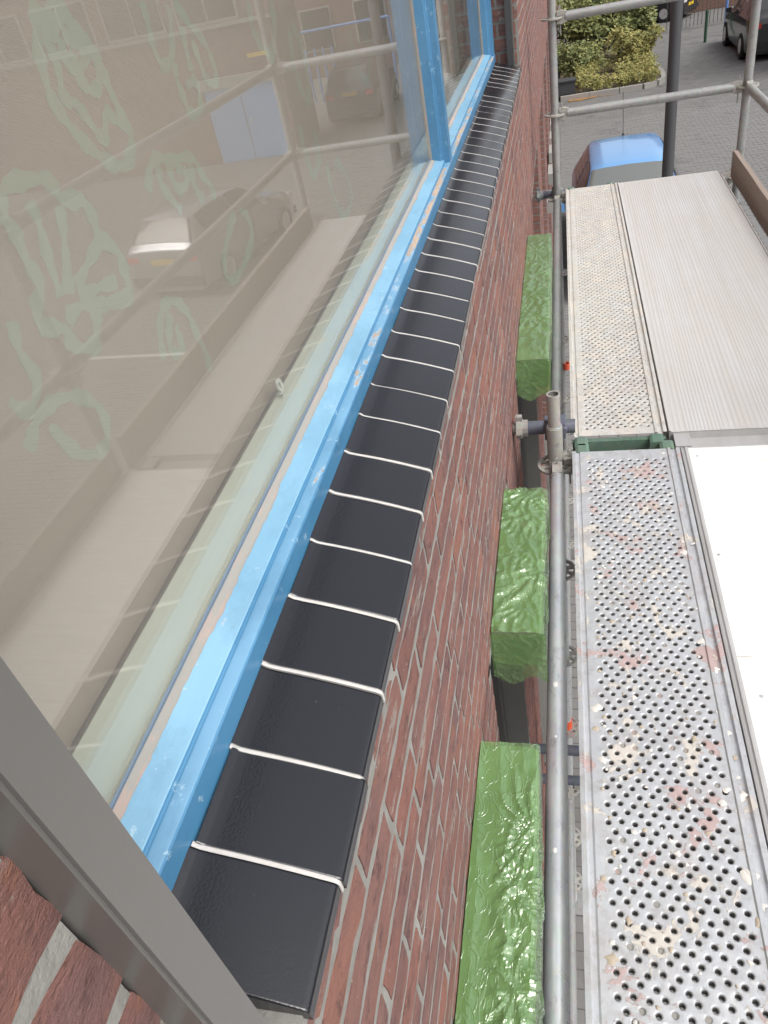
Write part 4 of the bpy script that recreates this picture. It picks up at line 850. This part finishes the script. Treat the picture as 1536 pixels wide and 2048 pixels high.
    # windscreen and rear window span both halves: one mesh each
    def full(ya, yb, jlo, name_, m, off=.006):
        tmp = MB()
        def at(y, j):
            for i in range(len(D) - 1):
                if D[i][0][1] <= y <= D[i + 1][0][1] + 1e-9:
                    t_ = (y - D[i][0][1]) / max(1e-6, D[i + 1][0][1] - D[i][0][1]); j0 = int(min(j, K - 1.001)); fj = j - j0
                    f = lambda r2, e: r2[j0][e] + (r2[j0 + 1][e] - r2[j0][e]) * fj
                    return [f(D[i], e) + (f(D[i + 1], e) - f(D[i], e)) * t_ for e in range(3)]
            return list(D[-1][int(j)])
        nu, nv = 10, 24; vs = []
        for a in range(nu + 1):
            for b in range(nv + 1):
                s_ = -1 + 2 * b / nv; j = (K - 1) - abs(s_) * (K - 1 - jlo); p = at(ya + (yb - ya) * a / nu, j); sy = -1 if ya < L / 2 else 1
                vs.append((p[0] * (1 if s_ > 0 else -1), p[1] + sy * off * .7, p[2] + off))
        tmp.add(vs, [(a * (nv + 1) + b, (a + 1) * (nv + 1) + b, (a + 1) * (nv + 1) + b + 1, a * (nv + 1) + b + 1) for a in range(nu) for b in range(nv)], True)
        lb(tmp, name_, m)
    full(y_(1.10), y_(1.77), 6.6, 'windscreen', M_carglass if face != 'pale' else M_screen)
    full(y_(3.46), y_(3.78), 6.4, 'rear_window', M_carglass)
    patch(y_(1.45), y_(2.30), 4.25, 6.3, .006, 'side_window', M_carglass); patch(y_(2.38), y_(3.35), 4.25, 6.3, .006, 'side_window', M_carglass)
    # wheels, lights, plates, mirrors
    tyre = mat('tyre', (0.02, 0.02, 0.02), 0.9) if 'tyre' not in bpy.data.materials else bpy.data.materials['tyre']; rim = M_galv; rw = .30 if style != 'suv' else .34
    for sx in (1, -1):
        for yy in (.72, 3.12):
            t_ = lb(MB().tube((sx * (hw - .19), y_(yy), rw), (sx * (hw + .012), y_(yy), rw), rw, 24), 'wheel', tyre)
            lb(MB().tube((sx * (hw + .013), y_(yy), rw), (sx * (hw + .018), y_(yy), rw), rw * .62, 18), 'rim', rim, t_)
        lb(MB().box(sx * hw * .50 if sx > 0 else -hw * .86, hw * .86 if sx > 0 else -hw * .50, y_(.0) - .012, y_(.10), H * .40, H * .47), 'headlight', mat('lamp_glass_' + name, (0.6, 0.6, 0.6), 0.1))
        lb(MB().box(sx * hw * .60 if sx > 0 else -hw * .90, hw * .90 if sx > 0 else -hw * .60, L - .10, L + .012, H * .50, H * .58), 'tail_light', bpy.data.materials.get('red_lens') or mat('red_lens', (0.5, 0.03, 0.02), 0.2))
        xx = sorted((sx * (hw + .02), sx * (hw + .17))); lb(MB().box(xx[0], xx[1], y_(1.42), y_(1.42) + .10, H * .62, H * .62 + .13), 'wing_mirror', paint)
    yel = bpy.data.materials.get('plate_yellow') or mat('plate_yellow', (0.62, 0.42, 0.03), 0.5)
    lb(MB().box(-.26, .26, -.02, -.012, .42, .53), 'number_plate', yel); lb(MB().box(-.26, .26, L + .004, L + .012, (.88 if style == 'suv' else .68), (.99 if style == 'suv' else .79)), 'number_plate', yel)
    trim = bpy.data.materials.get('dark_trim') or mat('dark_trim', (0.02, 0.02, 0.022), 0.6)
    lb(MB().box(-hw * .88, hw * .88, -.03, .06, .24, .40), 'bumper', trim); lb(MB().box(-hw * .92, hw * .92, L - .05, L + .03, .26, .46), 'bumper', trim)
    if antenna: lb(MB().tube((0, y_(3.30), H * .99), (0, y_(3.30), H * .99 + .03), .02, 10).tube((0, y_(3.30), H + .02), (0, y_(3.46), H + .62), .0045, 6), 'aerial', trim)
    return root
def paint(name, c, r=.22, metal=.3):
    m = mat(name, c, r, metal, .5); m.node_tree.nodes['Principled BSDF'].inputs['Coat Weight'].default_value = .6; m.node_tree.nodes['Principled BSDF'].inputs['Coat Roughness'].default_value = .05; return m
M_screen = mat('grey_windscreen', (0.13, 0.14, 0.135), 0.12, spec=0.9)
car('blue_car', (.97, 10.95, G), 0, paint('blue_car_paint', (0.16, 0.36, 0.66), .25, .2), 'bright blue hatchback with a long thin aerial parked under the far end of the scaffold', 4.15, 1.76, 1.46, antenna=True, face='pale')
car('black_car', (6.15, 31.6, G), math.pi, paint('black_car_paint', (0.018, 0.017, 0.02), .2, .1), 'large black car with a yellow plate, parked behind the right upright at the street corner', 4.4, 1.82, 1.68, 'suv')
car('silver_car', (6.0, 17.0, G), math.pi + R(9), paint('silver_car_paint', (0.42, 0.43, 0.44), .25, .6), 'silver car seen only as a reflection in the window glass', 4.2, 1.74, 1.46)
car('dark_car', (5.2, 39.0, G), R(62), paint('dark_car_paint', (0.03, 0.035, 0.042), .25, .3), 'dark car at the very top edge, beyond the bush', 4.2, 1.75, 1.48)
tag(MB().tube((4.83, 32.1, G), (4.83, 32.1, G + .95), .05, 14).tube((4.83, 32.1, G + .80), (4.83, 32.1, G + .9), .053, 14).build('bollard', mat('green_bollard', (0.03, 0.08, 0.05), 0.5)), 'dark green bollard standing left of the black car', 'bollard')
pbn = empty('waste_bin', (.15, 26.3, G), 'dark flat-lidded bin at the left end of the kerb', 'bin')
MB().box(-.25, .34, 26.02, 26.45, G + .13, G + .46).build('bin_body', mat('bin_plastic', (0.045, 0.05, 0.055), 0.6), pbn)
MB().extrude([(-.28, G + .465), (.38, G + .465), (.36, G + .50), (-.26, G + .50)], 25.98, 26.5, close=True).build('bin_lid', bpy.data.materials['bin_plastic'], pbn)
tag(MB().tube((2.2, 26.35, G + .1), (2.2, 26.35, G + .32), .035, 8, r2=.02).tube((2.2, 26.35, G + .30), (2.24, 26.34, G + .38), .04, 8, r2=.015).build('paper_scrap', mat('paper', (0.7, 0.7, 0.7), 0.8)), 'small white scrap of paper caught in the weeds at the kerb', 'litter')

# shrubs: limbs plus leaf-sized faces spread through the crown
def foliage(mb, c, rad, n_, size, rnd, shell=.55):
    c = Vector(c)
    for _ in range(n_):
        while True:
            p = Vector((rnd.uniform(-1, 1), rnd.uniform(-1, 1), rnd.uniform(-1, 1)))
            if p.length < 1: break
        p = p * (shell + (1 - shell) * rnd.random()) if p.length > .4 else p
        k = 1 + .35 * noise.noise(p * 2.3 + c)
        if noise.noise(Vector((p.x * rad[0], p.y * rad[1], p.z * rad[2])) * 2.2 + c) < -.18: continue
        q = c + Vector((p.x * rad[0], p.y * rad[1], p.z * rad[2])) * k
        if q.z < G + .1: q.z = G + .1 + rnd.random() * .3
        u = Vector((rnd.gauss(0, 1), rnd.gauss(0, 1), rnd.gauss(0, .6))).normalized(); v = u.orthogonal().normalized(); s_ = size * rnd.uniform(.6, 1.3)
        mb.add([q - u * s_, q + v * s_ * .45, q + u * s_, q - v * s_ * .45], [(0, 1, 2, 3)])
def shrub(x, y, h, w_, label, m, n_, size, seed, group, droop=0):
    rnd = random.Random(seed); s = empty('shrub', (x, y, G + .09), label, 'shrub', group); st_ = MB(); fo = MB()
    for i in range(9):
        a = rnd.uniform(0, 6.28); top = Vector((x + math.cos(a) * w_ * .75 * rnd.random(), y + math.sin(a) * w_ * .75 * rnd.random(), G + h * rnd.uniform(.55, .98))); base = Vector((x + rnd.uniform(-.1, .1), y + rnd.uniform(-.1, .1), G + .09)); mid = (base + top) / 2 + Vector((rnd.uniform(-.12, .12), rnd.uniform(-.12, .12), .1))
        st_.tube(base, mid, .022, 6, r2=.014, caps=False).tube(mid, top, .014, 6, r2=.005, caps=False)
        foliage(fo, top - Vector((0, 0, h * .12)), (w_ * .42, w_ * .42, h * .24), n_ // 14, size, rnd)
    foliage(fo, (x, y, G + h * .5), (w_ * .95, w_ * .95, h * .48), n_ // 2, size, rnd)
    st_.build('stem', M_stem, s); fo.build('foliage', m, s)
gb = 'shrubs in the planted island'
shrub(.75, 30.4, 2.6, 1.25, 'tall olive green shrub close to the brick wall in the island', M_leafd, 6500, .075, 1, gb)
shrub(1.95, 31.0, 2.3, 1.15, 'olive green shrub on the road side of the island, behind the guard rail', M_leafd, 6000, .075, 2, gb)
shrub(1.3, 33.5, 2.9, 1.5, 'tallest shrub at the back of the island, cut off by the top edge', M_leafd, 6000, .08, 3, gb)
shrub(2.15, 28.6, 1.35, .85, 'low yellowish shrub near the rounded kerb corner', M_leafy, 3800, .06, 4, gb)
shrub(.55, 28.2, 1.2, .95, 'low bushy green plant in the island, just behind the dark bin', M_leafd, 3800, .06, 5, gb)
wd = MB(); rnd = random.Random(8)
for i in range(260):
    x, y = rnd.uniform(.45, 2.65), rnd.uniform(26.0, 28.9)
    foliage(wd, (x, y, G + .25 + .18 * rnd.random()), (.22, .22, .22 + .2 * rnd.random()), 60, .045, rnd)
tag(wd.build('weeds', M_leafy), 'yellow green weeds covering the front of the planted island', 'weeds', kind='stuff')
lt = MB()
for i in range(260):
    x, y = .15 + abs(rnd.gauss(0, .45)), 25.72 + rnd.gauss(0, .07); a = rnd.uniform(0, 6.28); s_ = .03
    lt.add([(x + s_ * math.cos(a + q * 1.57), y + s_ * math.sin(a + q * 1.57), G + .004 + .006 * rnd.random()) for q in range(4)], [(0, 1, 2, 3)])
tag(lt.build('fallen_leaves', mat('orange_leaves', (0.42, 0.22, 0.07), 0.9)), 'orange fallen leaves along the kerb by the brick wall', 'leaves', kind='stuff')

# building opposite, seen reflected in the panes
O = empty('opposite_building', (7.3, 24.3, G), 'brown brick building with a blue door, mirrored in the large window', 'building')
MB().box(7.3, 24, 24.3, 26.9, G, .6).build('wall', M_oppo, O)
M_bd = mat('blue_door', (0.20, 0.38, 0.66), 0.5); d_ = MB().box(7.62, 9.88, 24.24, 24.299, G + .01, -2.74).build('door', M_bd, O)
MB().box(8.74, 8.76, 24.232, 24.239, G + .02, -2.76).build('door_gap', M_dark, d_); MB().tube((8.6, 24.22, -3.75), (8.6, 24.22, -3.6), .02, 8).build('handle', M_galv, d_)
MB().box(7.5, 10.0, 24.18, 24.299, -2.738, -2.45).build('lintel', mat('grey_lintel', (0.30, 0.31, 0.27), 0.8), O)
MB().box(7.62, 8.25, 24.27, 24.298, -2.09, -1.98).build('yellow_sign', bpy.data.materials['plate_yellow'], O)
MB().box(7.3, 24, 24.20, 24.299, -1.22, -1.12).build('string_course', M_kerb, O)
for i in range(6):
    x = 8.2 + i * 2.3; f = MB().box(x, x + 1.9, 24.23, 24.2995, -1.10, .1).build('window', M_kerb, O); MB().box(x + .06, x + 1.84, 24.222, 24.229, -1.02, .04).build('pane', M_carglass, f); MB().box(x + .92, x + .97, 24.214, 24.221, -1.02, .04).build('glazing_bar', M_kerb, f)
MB().box(7.2, 24.1, 24.1, 27.0, .61, .8).build('roof_edge', M_kerb, O)
O2 = empty('far_building', (2, 42, G), 'brick building closing the street beyond the parked cars, seen in the reflection', 'building')
MB().box(3.6, 26, 40, 46, G, 1.5).build('wall', M_oppo, O2)
for i in range(7):
    x = 4.4 + i * 2.6; f = MB().box(x, x + 1.5, 39.94, 39.999, -3.7, -2.0).build('window', M_kerb, O2); MB().box(x + .07, x + 1.43, 39.925, 39.938, -3.63, -2.07).build('pane', M_carglass, f)
sh = empty('cycle_shelter', (7, 32.5, G), 'blue tubular cycle shelter reflected in the window', 'shelter'); M_bt = mat('blue_tube', (0.12, 0.25, 0.55), 0.5)
for x in (5.6, 9.6): MB().tube((x, 33, G), (x, 33, -2.35), .05, 10).build('post', M_bt, sh)
MB().tube((5.6, 33, -2.35), (9.6, 33, -2.35), .05, 10).build('beam', M_bt, sh)
for x in (8.0, 8.35, 8.7, 9.05): MB().tube((x, 33, G), (x, 33, -2.95), .045, 8).build('bar', M_bt, sh)
fn = empty('metal_fence', (5, 35.5, G), 'dark bar fence behind the black car', 'fence')
for i in range(34): MB().box(3.9 + i * .14, 3.92 + i * .14, 35.5, 35.52, G + .1, G + 1.6).build('bar', M_casing, fn)
MB().box(3.9, 8.6, 35.495, 35.525, G + 1.5, G + 1.54).build('rail', M_casing, fn)
# row beyond, so the street does not end in nothing
for i, (x, y, sx_, sy_, h) in enumerate(((-30, 70, 60, 10, 7.5), (27, 5, 10, 34, 7), (30, 45, 12, 20, 7))):
    hb = empty('distant_building', (x, y, G), ('long brick row across the end of the street', 'brick building opposite the scaffold across the parking place', 'brick building farther along on the opposite side')[i], 'building')
    MB().box(x, x + sx_, y, y + sy_, G, G + h).build('wall', M_oppo if i == 0 else M_farwall, hb); MB().box(x - .2, x + sx_ + .2, y - .2, y + sy_ + .2, G + h + .001, G + h + .3).build('roof', M_kerb, hb)
    for k in range(8):
        if i == 0: MB().box(x + 2 + k * 7, x + 4 + k * 7, y - .04, y - .001, G + 1, G + 2.6).build('window', M_carglass, hb)
        else: MB().box(x - .04, x - .001, y + 1.2 + k * (sy_ - 3) / 8, y + 2.8 + k * (sy_ - 3) / 8, G + 1, G + 2.6).build('window', M_carglass, hb)
